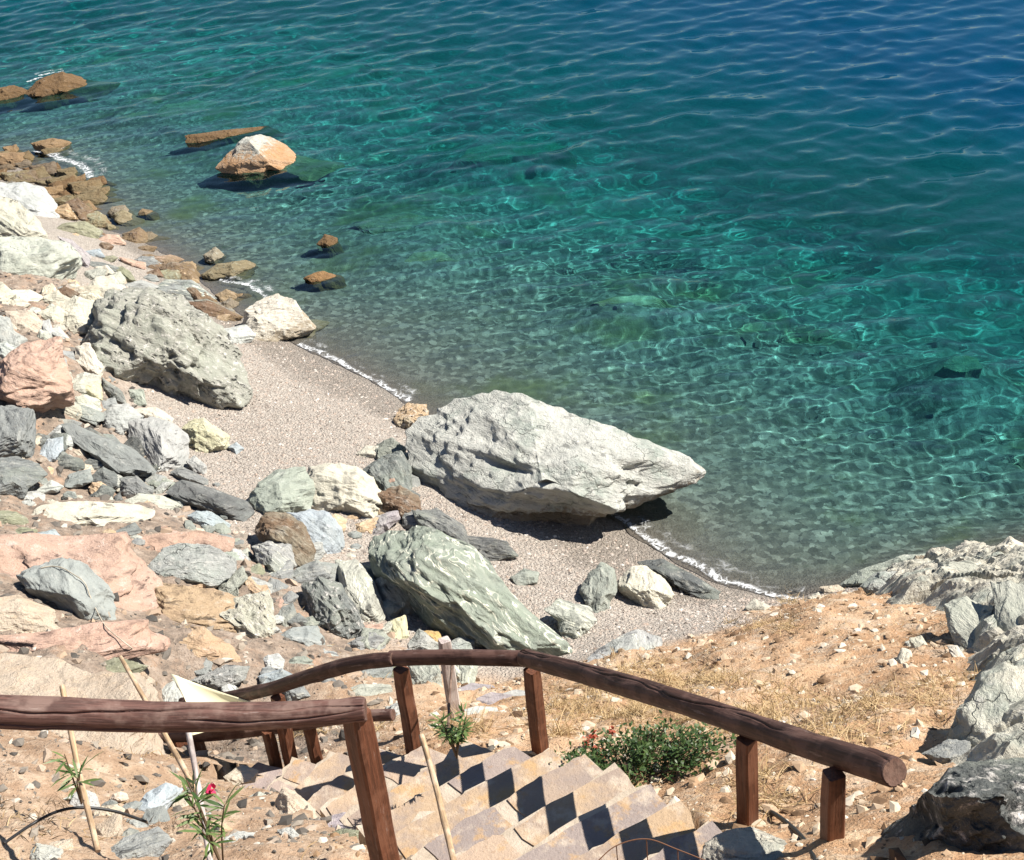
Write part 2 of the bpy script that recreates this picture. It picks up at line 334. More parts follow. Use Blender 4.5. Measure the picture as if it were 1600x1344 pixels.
# ---------------------------------------------------------------- rock materials
def rock_mat(name, strata=.5, vein=.0, crust=.3, crustcol=(.66, .62, .52), patch=(.30, .33, .27), patch_amt=.35, pit=.0, bump=.7, stain=None, sscale=14.0, crack=.0):
    b = NB(name); sp = b.attr('sp', 'Vector'); oi = b.n('ShaderNodeObjectInfo'); col = oi.outputs['Color']
    geo = b.n('ShaderNodeNewGeometry')
    warp = b.vmul(b.noise(sp, 2.0, 3).outputs['Color'], (.12, .12, .12)); q = b.vadd(sp, warp)
    n1 = b.noise(q, 1.6, 5, .6).outputs[0]; n2 = b.noise(b.vmul(q, (.25, .25, 1)), sscale, 6, .65).outputs[0]
    n3 = b.noise(q, 11, 6, .7).outputs[0]; n4 = b.noise(q, 55, 4, .65).outputs[0]
    c = b.mix(b.math('MULTIPLY', b.step(n1, .45, .68), patch_amt), col, patch)
    lo = b.mix(1.0, c, (.40, .40, .41), 'MULTIPLY'); hi = b.mix(.5, c, (.74, .72, .66))
    c = b.mix(b.math('MULTIPLY', b.step(n2, .5, .30), strata), c, lo)
    c = b.mix(b.math('MULTIPLY', b.step(n2, .55, .74), strata), c, hi)
    c = b.mix(b.math('MULTIPLY', b.step(n3, .52, .70), crust), c, crustcol)
    c = b.mix(b.math('MULTIPLY', b.step(n4, .60, .74), .45), c, lo)
    c = b.mix(b.math('MULTIPLY', b.step(n4, .40, .28), .3), c, hi)
    n6 = b.noise(b.vmul(q, (.13, .13, 1)), sscale*1.6, 5, .7).outputs[0]
    c = b.mix(b.math('MULTIPLY', b.math('MULTIPLY', b.step(n6, .45, .37), b.step(n1, .60, .40)), min(1, strata*1.5)), c, b.mix(1.0, c, (.22, .22, .23), 'MULTIPLY'))
    c = b.mix(b.math('MULTIPLY', b.step(n6, .62, .70), min(1, strata*.9)), c, hi)
    if vein:
        vn = b.noise(b.vmul(b.vadd(q, b.vmul(b.noise(sp, 1.1, 2).outputs['Color'], (.3, .3, .3))), (.10, .10, 1)), 13, 3, .6).outputs[0]
        line = b.math('ABSOLUTE', b.math('SUBTRACT', vn, .56))
        f = b.math('MULTIPLY', b.step(line, .022, .006), b.step(b.noise(q, 2.3, 3).outputs[0], .40, .54))
        c = b.mix(b.math('MULTIPLY', f, vein), c, (.78, .76, .62))
    if stain:
        s2 = b.n('ShaderNodeSeparateXYZ'); b.put(s2.inputs[0], geo.outputs['Position'])
        zz = b.math('ADD', s2.outputs[2], b.math('MULTIPLY', b.math('SUBTRACT', n3, .5), .9))
        f = b.step(zz, stain[1]+.10, stain[1]-.10); c = b.mix(f, c, b.mix(.35, stain[0], c))
        algae = b.step(zz, .03, -.25); c = b.mix(b.math('MULTIPLY', algae, .7), c, (.16, .135, .05))
    cr_ = b.vor(b.vadd(b.vmul(q, (.6, .6, 1.6)), b.vmul(b.noise(q, 5, 3).outputs['Color'], (.25, .25, .25))), 2.6, 'DISTANCE_TO_EDGE').outputs['Distance']
    crk = b.math('MULTIPLY', b.step(cr_, .028, .0), b.step(n1, .42, .58)); c = b.mix(b.math('MULTIPLY', crk, crack), c, (.06, .055, .05))
    h = b.math('ADD', b.math('ADD', b.math('MULTIPLY', n2, .7*strata+.2), b.math('MULTIPLY', n6, strata)), b.math('ADD', b.math('MULTIPLY', n3, .7), b.math('MULTIPLY', n4, .22)))
    if pit:
        v = b.vor(b.vadd(q, b.vmul(b.noise(q, 9, 3).outputs['Color'], (.16, .16, .16))), 9.0).outputs['Distance']; v = b.math('ADD', v, b.math('MULTIPLY', b.step(n1, .45, .6), .4)); h = b.math('ADD', h, b.math('MULTIPLY', b.step(v, .42, .1), -pit))
        c = b.mix(b.math('MULTIPLY', b.step(v, .25, .08), .35), c, lo)
    h = b.math('SUBTRACT', h, b.math('MULTIPLY', crk, .6*crack)); nrm = b.bump(h, bump, .09)
    b.bsdf(c, .86, nrm, .2); return b.m
MR = {
 'schist': rock_mat('schist', .6, .15, .30),
 'smooth': rock_mat('smooth_stone', .5, .0, .12, bump=.5, patch=(.25, .27, .25)),
 'cream': rock_mat('pale_rock', .35, .0, .35, patch=(.48, .46, .36), crustcol=(.72, .66, .55)),
 'pit': rock_mat('pitted_rock', .3, .0, .8, patch=(.38, .40, .33), patch_amt=.55, pit=.8, bump=1.0, crustcol=(.78, .73, .68)),
 'stripe': rock_mat('veined_green_rock', .7, .85, .15, patch=(.27, .32, .24), sscale=11),
 'pink': rock_mat('pink_layered_rock', .75, .0, .25, patch=(.44, .28, .19), crustcol=(.60, .44, .33), sscale=18),
 'white': rock_mat('white_weathered_rock', .45, .0, .55, patch=(.29, .33, .29), patch_amt=.75, crustcol=(.72, .69, .63), bump=.9, crack=.4, stain=((.20, .13, .07), .45)),
 'sea': rock_mat('tidal_rock', .5, .0, .2, patch=(.30, .20, .10), patch_amt=.5, stain=((.15, .088, .036), .42), bump=.9),
 'peak': rock_mat('stained_peak_rock', .5, .0, .4, patch=(.40, .22, .10), patch_amt=.6, crustcol=(.72, .68, .6), stain=((.46, .22, .07), .36), bump=.9),
 'shore': rock_mat('shore_rock', .5, .0, .25, patch=(.30, .27, .2), stain=((.22, .16, .09), .22)),
 'weed': rock_mat('weedy_rock', .5, .0, .6, patch=(.17, .14, .05), crustcol=(.52, .45, .24), patch_amt=.8),
 'earth': rock_mat('earthy_rock', .3, .0, .5, patch=(.44, .29, .18), crustcol=(.66, .50, .34), bump=.9, patch_amt=.5),
}
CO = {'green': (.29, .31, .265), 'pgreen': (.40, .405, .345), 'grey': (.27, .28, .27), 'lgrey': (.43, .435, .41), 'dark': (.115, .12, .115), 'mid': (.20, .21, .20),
      'cream': (.52, .485, .40), 'white': (.46, .465, .42), 'pink': (.46, .315, .245), 'tan': (.50, .36, .23), 'brown': (.17, .11, .07), 'blue': (.33, .37, .39),
      'yellow': (.54, .51, .34), 'ochre': (.52, .35, .15), 'olive': (.25, .25, .17), 'orange': (.48, .27, .13), 'sand': (.55, .46, .36), 'purple': (.36, .32, .33)}
_ico = {}
def ico(level):
    if level not in _ico:
        bm = bmesh.new(); bmesh.ops.create_icosphere(bm, subdivisions=level, radius=1)
        V = np.array([v.co[:] for v in bm.verts]); bm.verts.index_update()
        _ico[level] = (V, np.array([[v.index for v in f.verts] for f in bm.faces])); bm.free()
    return _ico[level]
SUNDIR = np.array(sd)
def radial(poly, th):
    """distance from the centroid to the outline in each direction"""
    c = poly.mean(0); A = poly-c; B = np.roll(A, -1, 0); d = np.stack([np.cos(th), np.sin(th)], 1)
    R = np.zeros(len(th))
    for a, e in zip(A, B-A):
        den = d[:, 0]*e[1]-d[:, 1]*e[0]; den = np.where(np.abs(den) < 1e-9, 1e-9, den)
        t = (a[0]*e[1]-a[1]*e[0])/den; s = (a[0]*d[:, 1]-a[1]*d[:, 0])/den
        R = np.where((t > 0) & (s >= -1e-6) & (s <= 1+1e-6), np.maximum(R, t), R)
    return c, R
_rk = [0]
def rock(name, label, poly, col, mat, cat='rock', group=None, lift=0.0, thick=.55, seed=None, planes=None, rough=1.8, ledge=.06, folia=1.5, crev=1.0, grow=1.06, axis=None, level=None, dist=None, top=.62, sink=.95, tilt=.6, npl=8, wl=None):
    _rk[0] += 1; seed = seed if seed is not None else _rk[0]*13+5
    r = np.random.default_rng(seed)
    P = np.array(poly, float); P[:, 1] = -P[:, 1]                     # picture y grows downward
    ext = P.max(0)-P.min(0); size = math.sqrt(max(ext[0]*ext[1], 1))
    if level is None: level = 7 if size > 230 else 6 if size > 110 else 5 if size > 42 else 4
    V, Fc = ico(level); V = V.copy()
    cen = P.mean(0); 
    # centre depth: a little in front of the ground behind it
    if dist is None:
        dist = hit(cen[0], -cen[1], wl)
        m = dist/FPX; Rm = .5*min(ext)*m
        dist = dist - sink*Rm - lift
    m = dist/FPX
    # local axes: right, up in the view plane, and towards the viewer
    wv = -ray(cen[0], -cen[1]); rv = np.cross(cu, wv); rv /= np.linalg.norm(rv); uv = np.cross(wv, rv)
    up = np.array([rv[2], uv[2], wv[2]])                              # world up in local axes
    pl = []
    if top:
        n = up + r.normal(size=3)*.16; pl.append((n/np.linalg.norm(n), top+r.random()*.08))
    for k in range(npl):
        n = r.normal(size=3); n[2] = abs(n[2])*.8+.1; n /= np.linalg.norm(n); pl.append((n, .60+.26*r.random()))
    for n in range(3):
        n = r.normal(size=3); n[2] = -abs(n[2]); n /= np.linalg.norm(n); pl.append((n, .75+.15*r.random()))
    if planes:
        for n, c in planes: n = np.array(n, float); pl.append((n/np.linalg.norm(n), c))
    for n, c in pl:
        d = V@n; V = V - np.maximum(0, d-c)[:, None]*n*.97
    th = np.arctan2(V[:, 1], V[:, 0]); rho = np.hypot(V[:, 0], V[:, 1])
    nb = 48; bi = ((th+pi)/(2*pi)*nb).astype(int) % nb; mx = np.zeros(nb); np.maximum.at(mx, bi, rho); mx = np.maximum(mx, .3)
    mx = np.maximum(mx, (np.roll(mx, 1)+np.roll(mx, -1))/2)
    tb = (th+pi)/(2*pi)*nb-.5; i0 = np.floor(tb).astype(int); fr = tb-i0
    rho = rho/(mx[i0 % nb]*(1-fr)+mx[(i0+1) % nb]*fr)
    c, R = radial(P, th)
    minor = min(ext)*.5
    # strata axis: across the long direction of the outline
    A = P-c; ew, ev = np.linalg.eigh(A.T@A); mn = ev[:, 0]
    if axis is not None: a = radians(axis); mn = np.array([-sin(a), cos(a)])
    sn = np.array([mn[0], mn[1], .45]); sn /= np.linalg.norm(sn)
    L = np.stack([rho*R*np.cos(th), rho*R*np.sin(th), V[:, 2]*thick*minor*2*.8], 1)*m   # metres, local
    s = size*m; off = r.random(3)*50
    q = L/s + off
    lay = L@sn/s
    wy = lay*(7+3*r.random()) + .6*fbm(q*1.7, 3); kk = np.floor(wy); fr2 = wy-kk
    hv = np.sin(kk*12.9898+seed)*43758.5453; hv = hv-np.floor(hv); hv2 = np.sin((kk+1)*12.9898+seed)*43758.5453; hv2 = hv2-np.floor(hv2)
    stp = hv*(1-smooth01(fr2, .75, 1))+hv2*smooth01(fr2, .75, 1)
    ln = np.maximum(np.linalg.norm(L, axis=1), 1e-6)
    t1 = np.array([mn[1], -mn[0], 0]); t2 = np.cross(sn, t1)
    qa = np.stack([L@t1*1.6, L@t2*2.5, L@sn*11], 1)/s + off + .25*np.stack([noise(q*3), noise(q*3+7), noise(q*3+13)], 1)
    amp = rough*(.075*fbm(q*2.2, 4) + .05*ridged(q*4.5, 3) + .020*fbm(q*19, 3) + .030*folia*ridged(qa, 3)) - ledge*stp*1.4
    qc = np.stack([L@t1*.9, L@t2*1.6, L@sn*3.6], 1)/s + off + 31 + .22*np.stack([noise(q*2.5+3), noise(q*2.5+11), noise(q*2.5+19)], 1)
    amp = amp - crev*.085*np.exp(-(noise(qc)/.045)**2)*smooth01(noise(q*1.4+5), -.12, .12)
    if mat == 'pit': amp = amp - .15*smooth01(noise(q*7.5+.4*noise(q*15)[:, None]), .08, .32)*smooth01(noise(q*1.9+41), -.18, .10) - .05*smooth01(noise(q*16), .1, .35)
    rim = rho > .85; amp = amp - amp[rim].mean()
    edge = 1-.5*smooth01(rho, .7, 1.0)                                 # keep the outline closer to the photo's
    L = L*(1 + np.clip(amp*edge, -.4, .22))[:, None]*grow
    C0 = CAM + ray(c[0], -c[1])*dist
    # right and up are stretched so that the outline stays true to perspective
    L[:, 2] -= tilt*L[:, 1]
    W = L[:, :1]*rv + L[:, 1:2]*uv + L[:, 2:]*wv
    if wl is not None:                                                 # a rock standing in water goes down to the seabed
        zr = W[:, 2]+C0[2]; lo_ = zr.min(); bed_ = float(tz(C0[0], C0[1])[0])-.25
        if lo_ > bed_ and lo_ < wl:
            f = np.clip((wl-zr)/(wl-lo_), 0, None); W[:, 2] -= f*(lo_-bed_); W[:, :2] *= (1+.75*f)[:, None]
    me = mesh_np(name, W, Fc, level > 5)
    vattr(me, 'sp', np.stack([L@t1, L@t2, L@sn], 1)+off)
    o = link(name, me, MR[mat] if isinstance(mat, str) else mat, loc=C0)
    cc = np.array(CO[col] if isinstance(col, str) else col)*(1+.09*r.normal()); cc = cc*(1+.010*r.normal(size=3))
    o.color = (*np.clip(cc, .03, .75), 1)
    tag(o, label, cat, group)
    if C0[2]-minor*m < .35: o.cycles.is_caustics_receiver = True
    return o
# ---------------------------------------------------------------- every rock one can point to, with the outline it has in the photograph
def R(label, pts, col, mat, name='rock', cat='rock', **kw):
    poly = [tuple(map(float, q.split(','))) for q in pts.split()]
    kw.setdefault('group', {'boulder': 'boulders along the cove', 'rock': 'rocks heaped behind the beach', 'slab': 'stone slabs lying behind the beach', 'stone': 'stones scattered on the beach', 'rock_outcrop': 'rock outcrops of the hillside', 'submerged_rock': 'rocks under the water'}.get(name, 'rocks heaped behind the beach'))
    if mat in ('sea', 'shore', 'peak'): kw.setdefault('wl', -.05)
    if mat == 'weed': kw.setdefault('wl', -.40)
    if kw.get('thick') == .35 or name == 'slab': kw.setdefault('tilt', 1.0)
    return rock(name, label, poly, col, mat, cat, **kw)
B, S = dict(name='boulder', cat='boulder'), dict(name='slab', cat='stone slab')
ST = dict(name='stone', cat='stone'); OC = dict(name='rock_outcrop', cat='outcrop')
# the big boulder on the waterline and its neighbours
R('huge white pointed boulder lying across the waterline in the middle of the cove', '620,672 640,648 668,640 713,619 734,606 792,607 840,621 908,648 977,672 1025,696 1069,713 1093,737 1086,755 1045,769 1004,786 963,805 925,818 891,834 840,836 792,836 747,834 703,808 668,794 650,768 634,731', 'white', 'white',
  planes=[((-.66, .40, .6), .40), ((.16, .66, .72), .50), ((-.15, -.9, .45), .50), ((-.8, -.3, .5), .55), ((.5, .45, .7), .62)], top=0, npl=1, thick=.62, seed=21, axis=-14, rough=2.3, crev=2.0, sink=1.25, tilt=.45, grow=1.0, ledge=.045, **B)
R('knobbly brown and cream nub stuck at the shore end of the huge white boulder', '616,655 624,640 638,630 665,634 668,652 652,672 634,682 620,676', 'tan', 'pit', rough=2.2)
R('long green boulder with pale wavy veins, lying below the huge white boulder', '572,862 600,832 640,816 690,830 735,850 764,882 790,925 830,965 868,995 884,1016 862,1024 795,1018 732,1004 690,988 655,958 618,925 588,895', 'green', 'stripe', axis=-38, rough=1.9, folia=2.6, ledge=.07, thick=.5, seed=8, **B)
R('pitted pale green boulder with white crust standing at the top of the beach', '152,540 160,505 158,480 175,462 195,456 232,453 277,466 306,486 338,508 359,536 371,571 381,603 371,627 321,630 295,619 262,616 238,607 212,609 176,592 160,566', 'pgreen', 'pit', rough=2.9, crev=1.5, sink=1.1, planes=[((-.1, -.75, .6), .55)], seed=37, thick=.6, **B)
R('cream boulder with a pinkish face, resting between the beach and the huge white boulder', '472,753 482,730 515,724 559,730 582,746 592,766 624,795 582,818 552,811 511,797 480,794', 'cream', 'cream', rough=2.0, seed=5, **B)
R('rounded green boulder half behind the cream one, at the sand edge', '389,785 403,755 432,737 473,731 490,764 482,798 432,806 404,812', 'green', 'smooth', **B)
R('pale cream rock peeping out behind the cream boulder on the sand side', '557,709 573,697 607,697 616,708 588,718 566,722', 'cream', 'cream')
R('small pinkish upright rock lit by the sun inside the dark gap beside the huge boulder', '601,742 613,727 625,740 618,775 607,779 601,757', 'pink', 'cream', lift=.2)
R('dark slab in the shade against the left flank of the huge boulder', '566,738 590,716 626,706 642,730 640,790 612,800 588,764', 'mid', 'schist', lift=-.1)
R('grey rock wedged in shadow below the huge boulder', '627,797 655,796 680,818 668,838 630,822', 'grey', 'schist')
R('dark purple-grey rock leaning at the top end of the long veined green boulder', '574,824 590,806 622,797 624,812 598,836 580,842', 'purple', 'schist')
R('broad blue-grey boulder with a smooth rounded right side', '448,806 484,797 513,801 533,826 537,855 521,872 491,877 462,850', 'blue', 'smooth', seed=14, **B)
R('rough black-brown rock leaning on the blue-grey boulder', '400,830 415,803 450,802 475,824 489,860 484,886 460,888 439,852 408,845', 'brown', 'schist', lift=.15, rough=1.8)
R('round grey rock with white cracks below the black-brown one', '396,855 426,844 453,853 462,884 439,907 420,903 402,872', 'grey', 'stripe')
R('low flat grey rock with a sharp front edge among the heap', '437,910 467,887 494,876 527,884 527,910 477,920 446,920', 'grey', 'schist')
R('big dark speckled grey boulder in the middle of the heap', '475,917 497,904 532,914 547,939 564,966 568,987 549,1006 511,1014 487,972', 'mid', 'pit', seed=44, **B)
R('flat green slab tilted up beside the speckled grey boulder', '524,876 559,876 582,908 602,959 590,975 566,972 535,924', 'pgreen', 'stripe', axis=-60, **S)
R('lumpy yellow-green rock left of the long veined boulder', '589,907 610,892 650,900 659,918 650,963 634,970 610,958 593,930', 'pgreen', 'stripe', rough=1.8)
R('small yellow stone tucked above the lumpy yellow-green rock', '568,884 597,886 599,899 580,907', 'yellow', 'cream')
R('knobbly cream rock standing alone above the earthy ledge', '345,961 367,935 419,926 429,976 419,1013 381,1009 372,985', 'cream', 'pit', rough=2.0)
R('white crusted rock sitting on top of the knobbly cream rock', '366,919 395,902 424,914 424,934 381,937', 'lgrey', 'white')
R('pale green pointed rock next to the white crusted rock', '341,917 378,886 386,905 373,920 374,934 350,937', 'pgreen', 'schist')
R('small mossy brown stone in the gap under the round cracked rock', '383,892 405,880 421,901 391,907', 'olive', 'schist', **ST)
R('small pale green wedge of stone in deep shade', '370,866 386,856 394,868 378,874', 'pgreen', 'smooth', **ST)
R('smooth grey oval rock with dark side above the wooden rail', '434,996 460,981 496,979 505,1007 491,1026 460,1013', 'grey', 'smooth')
R('dark flat stone just above the smooth grey oval rock', '441,971 467,958 482,973 463,982', 'mid', 'schist', **ST)
R('rust-red stone lying in the gravel of the heap', '420,945 439,934 451,952 428,964', 'pink', 'pink', **ST)
R('flat reddish stone under the big speckled boulder', '567,978 597,975 599,990 574,994', 'pink', 'pink', **ST)
R('grey rounded rock cut off by the top of the wooden rail', '543,1006 578,988 602,997 600,1018 545,1030', 'grey', 'smooth')
R('upright yellowish stone between grey rocks above the rail', '609,972 634,962 638,994 625,1016 607,1013', 'yellow', 'cream', axis=80)
R('white ribbed rock poking up just above the rail', '634,1012 655,983 684,1006 684,1022 634,1024', 'white', 'white')
R('ochre block in the shadow of the long veined boulder', '657,986 686,986 692,1006 677,1012', 'ochre', 'smooth', **ST)
R('pale grey rock right of the ochre block, under the veined boulder', '692,1012 715,996 740,1002 740,1024 700,1028', 'lgrey', 'white')
R('cream and dark split rock seen under the rail, left of the grey post', '636,1030 683,1028 691,1088 665,1104 643,1070', 'pgreen', 'white')
R('green marbled rock under the rail, right of the grey post', '702,1032 748,1030 740,1078 705,1099', 'pgreen', 'stripe')
R('large greenish rounded rock just below the rail among dry stalks', '540,1077 570,1070 610,1071 616,1088 596,1112 567,1109 543,1096', 'pgreen', 'smooth')
R('grey mottled rock directly below the rail above the rounded greenish one', '532,1050 575,1032 606,1032 616,1056 572,1077 543,1071', 'grey', 'schist')
R('pitted grey rock beside the square post, under the rail', '603,1106 624,1098 632,1131 604,1147', 'lgrey', 'pit')
R('low grey stone with yellow lichen below the bent rail', '441,1074 469,1067 484,1088 450,1098', 'grey', 'schist', **ST)
R('blue-grey flat stone in the gravel above the bent rail', '405,1056 440,1046 462,1058 450,1072 410,1074', 'blue', 'schist', **ST)
R('dark flat stone on the gravel slope behind the bent rail', '494,1062 514,1056 532,1070 520,1084 498,1080', 'mid', 'schist', **ST)
R('added dark rock for the black shadow between the huge boulder and the veined one', '648,800 684,796 722,822 738,852 706,868 664,846', 'mid', 'schist', rough=2.2)  # this and the next two: dark rocks added in place of black shadow
R('added black angular rock as shadow along the foot of the huge boulder', '700,836 742,838 790,846 806,868 762,878 722,864', 'dark', 'schist', rough=2.2)
R('added dark brown rock for the shadow between the cream boulder and the huge boulder', '590,770 624,758 652,776 660,806 626,812 598,796', 'brown', 'schist', lift=.1, rough=2.2)
R('small grey-green boulder on the sand by the shore end of the huge boulder', '580,700 612,684 634,700 630,724 596,728', 'green', 'schist', rough=2)
# small beach
R('little green stone lying alone on the gravel below the huge boulder', '797,903 819,889 842,895 838,913 812,917', 'green', 'schist', **ST)
R('two-humped grey-green rock on the small beach, nearest the veined boulder', '851,954 874,938 920,949 931,970 908,993 891,1006 874,1000 872,970', 'pgreen', 'stripe', rough=1.8)
R('tall narrow grey rock standing on the small beach', '906,924 918,902 939,880 961,891 963,926 953,940 958,962 929,969 915,948', 'green', 'schist', axis=70, rough=1.8)
R('egg-shaped tan and green boulder on the small beach', '961,914 987,888 1006,885 1037,905 1050,928 1033,959 1004,956 981,935', 'cream', 'cream', axis=-55, seed=61, **B)
R('black wet slab lying in the swash beside the egg-shaped boulder', '997,880 1038,876 1079,897 1120,922 1118,936 1090,934 1048,912 1021,897', 'dark', 'schist', axis=-25, thick=.4, **S)
R('sloping slab half buried where the dry grass meets the gravel', '903,1043 942,1010 997,983 1030,997 1034,1013 977,1034 950,1048', 'lgrey', 'stripe', axis=30, **S)
R('round cream boulder at the edge of the dirt slope above the foam', '1165,950 1179,936 1204,948 1204,960 1179,964', 'cream', 'cream')
R('bluish stone on the sand beside the yellow boulder', '356,699 369,691 381,701 369,712', 'blue', 'smooth', **ST)
# left field
R('yellowish boulder on the sand at the edge of the heap', '287,670 298,658 318,656 356,683 356,699 320,718 292,712', 'yellow', 'cream', seed=9, **B)
R('large leaning slate slab with a black shaded face', '201,660 220,655 238,655 268,662 291,680 291,713 288,730 259,740 240,737 220,717 204,692', 'lgrey', 'smooth', axis=-50, planes=[((-.85, -.1, .5), .38)], seed=71, **S)
R('pale cream rock behind the leaning slate slab', '203,640 244,637 270,654 264,666 232,660', 'cream', 'cream')
R('white-grey boulder left of the leaning slate slab', '156,653 177,634 198,632 219,651 210,676 185,682 164,670', 'lgrey', 'smooth', **B)
R('long dark slab lying diagonally below the white-grey boulder', '99,666 119,663 155,680 204,701 240,734 237,742 185,742 143,712 117,688', 'mid', 'smooth', axis=-32, thick=.5, **S)
R('long black slab at the sand edge, beneath the yellowish boulder', '269,772 286,751 321,760 381,784 392,799 377,813 351,809 289,784', 'dark', 'smooth', axis=-22, thick=.55, **S)
R('dark slab lying across the foot of the leaning slate', '266,739 286,730 323,749 323,760 286,751', 'mid', 'schist', **S)
R('small pale upright stone at the foot of the yellowish boulder', '292,722 304,712 322,728 323,749 303,738', 'lgrey', 'white', **ST)
R('blue-grey cut-looking block on the sand near the black slab', '296,806 307,798 330,801 358,820 351,831 327,831 301,815', 'blue', 'schist', **ST)
R('long cream slab with a grey tapered end, lying flat', '52,806 71,792 95,785 134,785 167,789 208,791 233,799 231,810 193,821 149,827 113,833 77,831 56,824', 'cream', 'smooth', axis=-2, thick=.75, seed=31, **S)
R('pale green flat slab touching the tip of the long cream slab', '197,786 220,772 253,775 285,790 266,807 238,805', 'pgreen', 'schist', **S)
R('dark stone beneath the tip of the long cream slab', '165,838 208,818 219,829 214,840 179,842', 'mid', 'smooth', **ST)
R('large dark slate boulder cut by the left edge of the view', '-35,640 20,638 47,642 51,655 47,716 27,718 -35,724', 'mid', 'smooth', axis=70, **B)
R('layered dark boulder under the large dark slate, at the left edge', '-35,724 27,716 56,728 67,743 41,762 36,778 -35,790', 'mid', 'schist', rough=1.6, **B)
R('thin layered grey slab under the pink boulder', '87,634 113,626 157,645 157,656 146,663 113,650 92,650', 'grey', 'schist', axis=-18, **S)
R('grey stone beside the thin layered slab', '156,626 179,622 183,634 160,645', 'grey', 'smooth', **ST)
R('teal-grey leaning stone in the sandy pocket on the left', '55,723 74,688 96,685 97,704 80,727 65,733', 'blue', 'smooth')
R('light grey round stone beside the teal-grey leaning one', '90,684 107,672 121,686 112,703 98,709', 'lgrey', 'smooth', **ST)
R('small grey stone at the head of the sandy pocket', '77,679 92,664 103,668 98,678 83,684', 'lgrey', 'smooth', **ST)
R('black angular rock in the sandy pocket', '78,723 101,709 127,719 130,732 110,740 89,736', 'dark', 'schist')
R('two-toned tan stone by the long diagonal slab', '111,706 128,694 139,710 128,721', 'sand', 'cream', **ST)
R('flat oval dark grey stone in the middle of the sandy pocket', '96,762 110,741 139,734 142,753 113,766', 'mid', 'smooth', **ST)
R('dark rounded rock right of the oval stone', '139,750 161,730 181,740 187,762 170,769 149,761', 'dark', 'smooth')
R('dark rock broken into two points below the rounded one', '141,775 161,757 178,767 172,784 149,781', 'dark', 'schist', **ST)
R('dark block with a lit right end beside the rounded dark rock', '185,747 214,745 237,767 234,778 193,784', 'mid', 'schist')
R('tiny black stone under the dark block', '178,776 187,770 192,782 179,789', 'dark', 'smooth', **ST)
R('flat pale stone lying in brown sand left of the oval stone', '58,766 80,751 97,761 89,769 65,772', 'lgrey', 'smooth', **ST)
R('striped pebble-like stone on the sand under the dark slab', '239,769 253,754 270,754 248,775', 'lgrey', 'stripe', **ST)
R('olive rounded rock at the left edge above the pink ledge', '-22,798 24,801 38,811 38,822 12,827 -22,822', 'olive', 'schist')
R('greenish stone below the olive rock, on the pink ledge', '10,837 33,824 56,829 53,840 24,849', 'olive', 'smooth', **ST)
R('bluish layered stone at the near end of the long cream slab', '53,834 83,828 94,841 57,843', 'blue', 'schist', **ST)
R('rust-red flat stone at the back of the pink ledge', '218,834 256,823 279,832 262,842', 'pink', 'pink', **ST)
R('big round slate boulder with a rusty underside, lying on the pink ledge', '34,898 65,885 98,874 134,888 166,924 175,951 172,970 140,989 101,968 72,938 52,922', 'grey', 'smooth', planes=[((-.5, -.7, .5), .42)], axis=-40, seed=83, thick=.5, **B)
R('grey-white boulder with a rough left edge on the right end of the pink ledge', '233,888 259,858 283,852 327,855 365,874 365,898 338,922 295,925 268,912', 'lgrey', 'white', seed=15, **B)
R('low pale rock at the left edge below the round slate boulder', '-35,940 30,932 79,957 76,976 101,992 -35,1004', 'sand', 'earth')
# pink ledges and earthy bank
R('broad pink bedrock ledge under the round slate boulder', '-40,848 10,840 70,838 130,841 190,838 198,858 220,888 236,910 246,955 225,985 150,995 60,985 -40,960', 'pink', 'pink', axis=-3, sink=.25, top=.45, thick=.35, rough=1.7, crev=1.6, ledge=.10, **OC)
R('narrow salmon ledge behind the grey-white boulder', '188,843 250,834 312,832 362,844 354,862 300,872 240,876 212,880', 'pink', 'pink', axis=0, sink=.35, tilt=.9, thick=.4, **OC)
R('brown layered bedrock step under the grey-white boulder', '228,905 270,915 330,925 366,938 368,972 362,1000 300,1008 240,1000 232,950', 'tan', 'pink', axis=-2, sink=.35, tilt=.9, ledge=.17, crev=1.6, thick=.4, **OC)
R('pink layered shelf above the earthy bank', '-40,992 60,990 150,978 217,976 258,1004 246,1022 180,1032 122,1054 60,1042 -40,1026', 'pink', 'pink', axis=4, sink=.35, tilt=.9, ledge=.16, crev=1.6, thick=.4, **OC)
R('orange-brown layered shelf to the right of the pink one', '242,996 271,983 313,983 345,1002 380,1037 325,1044 284,1033 255,1014', 'tan', 'pink', axis=-8, sink=.4, tilt=.9, ledge=.17, crev=1.6, thick=.45, **OC)
R('dark green layered rock under the pink layered shelf', '120,1052 179,1028 227,1044 197,1062 141,1064', 'olive', 'schist', axis=8, ledge=.12)
R('crumbly tan earth bank behind the near wooden rail', '-45,1040 20,1022 90,1036 150,1058 208,1062 232,1085 240,1115 236,1160 246,1208 206,1236 146,1240 60,1252 -45,1282', 'sand', 'earth', axis=20, sink=.15, top=.5, thick=.35, rough=1.5, **OC)
R('pale grey rock beside the shade sail corner', '244,1078 271,1066 286,1096 262,1108 250,1102', 'lgrey', 'schist')
R('long grey mottled rock above the shade sail', '300,1062 352,1041 387,1044 381,1063 341,1084', 'lgrey', 'pit')
R('tan angular rock above the near rail at the edge of the bank', '200,1058 222,1050 240,1066 230,1096 212,1092', 'sand', 'earth')
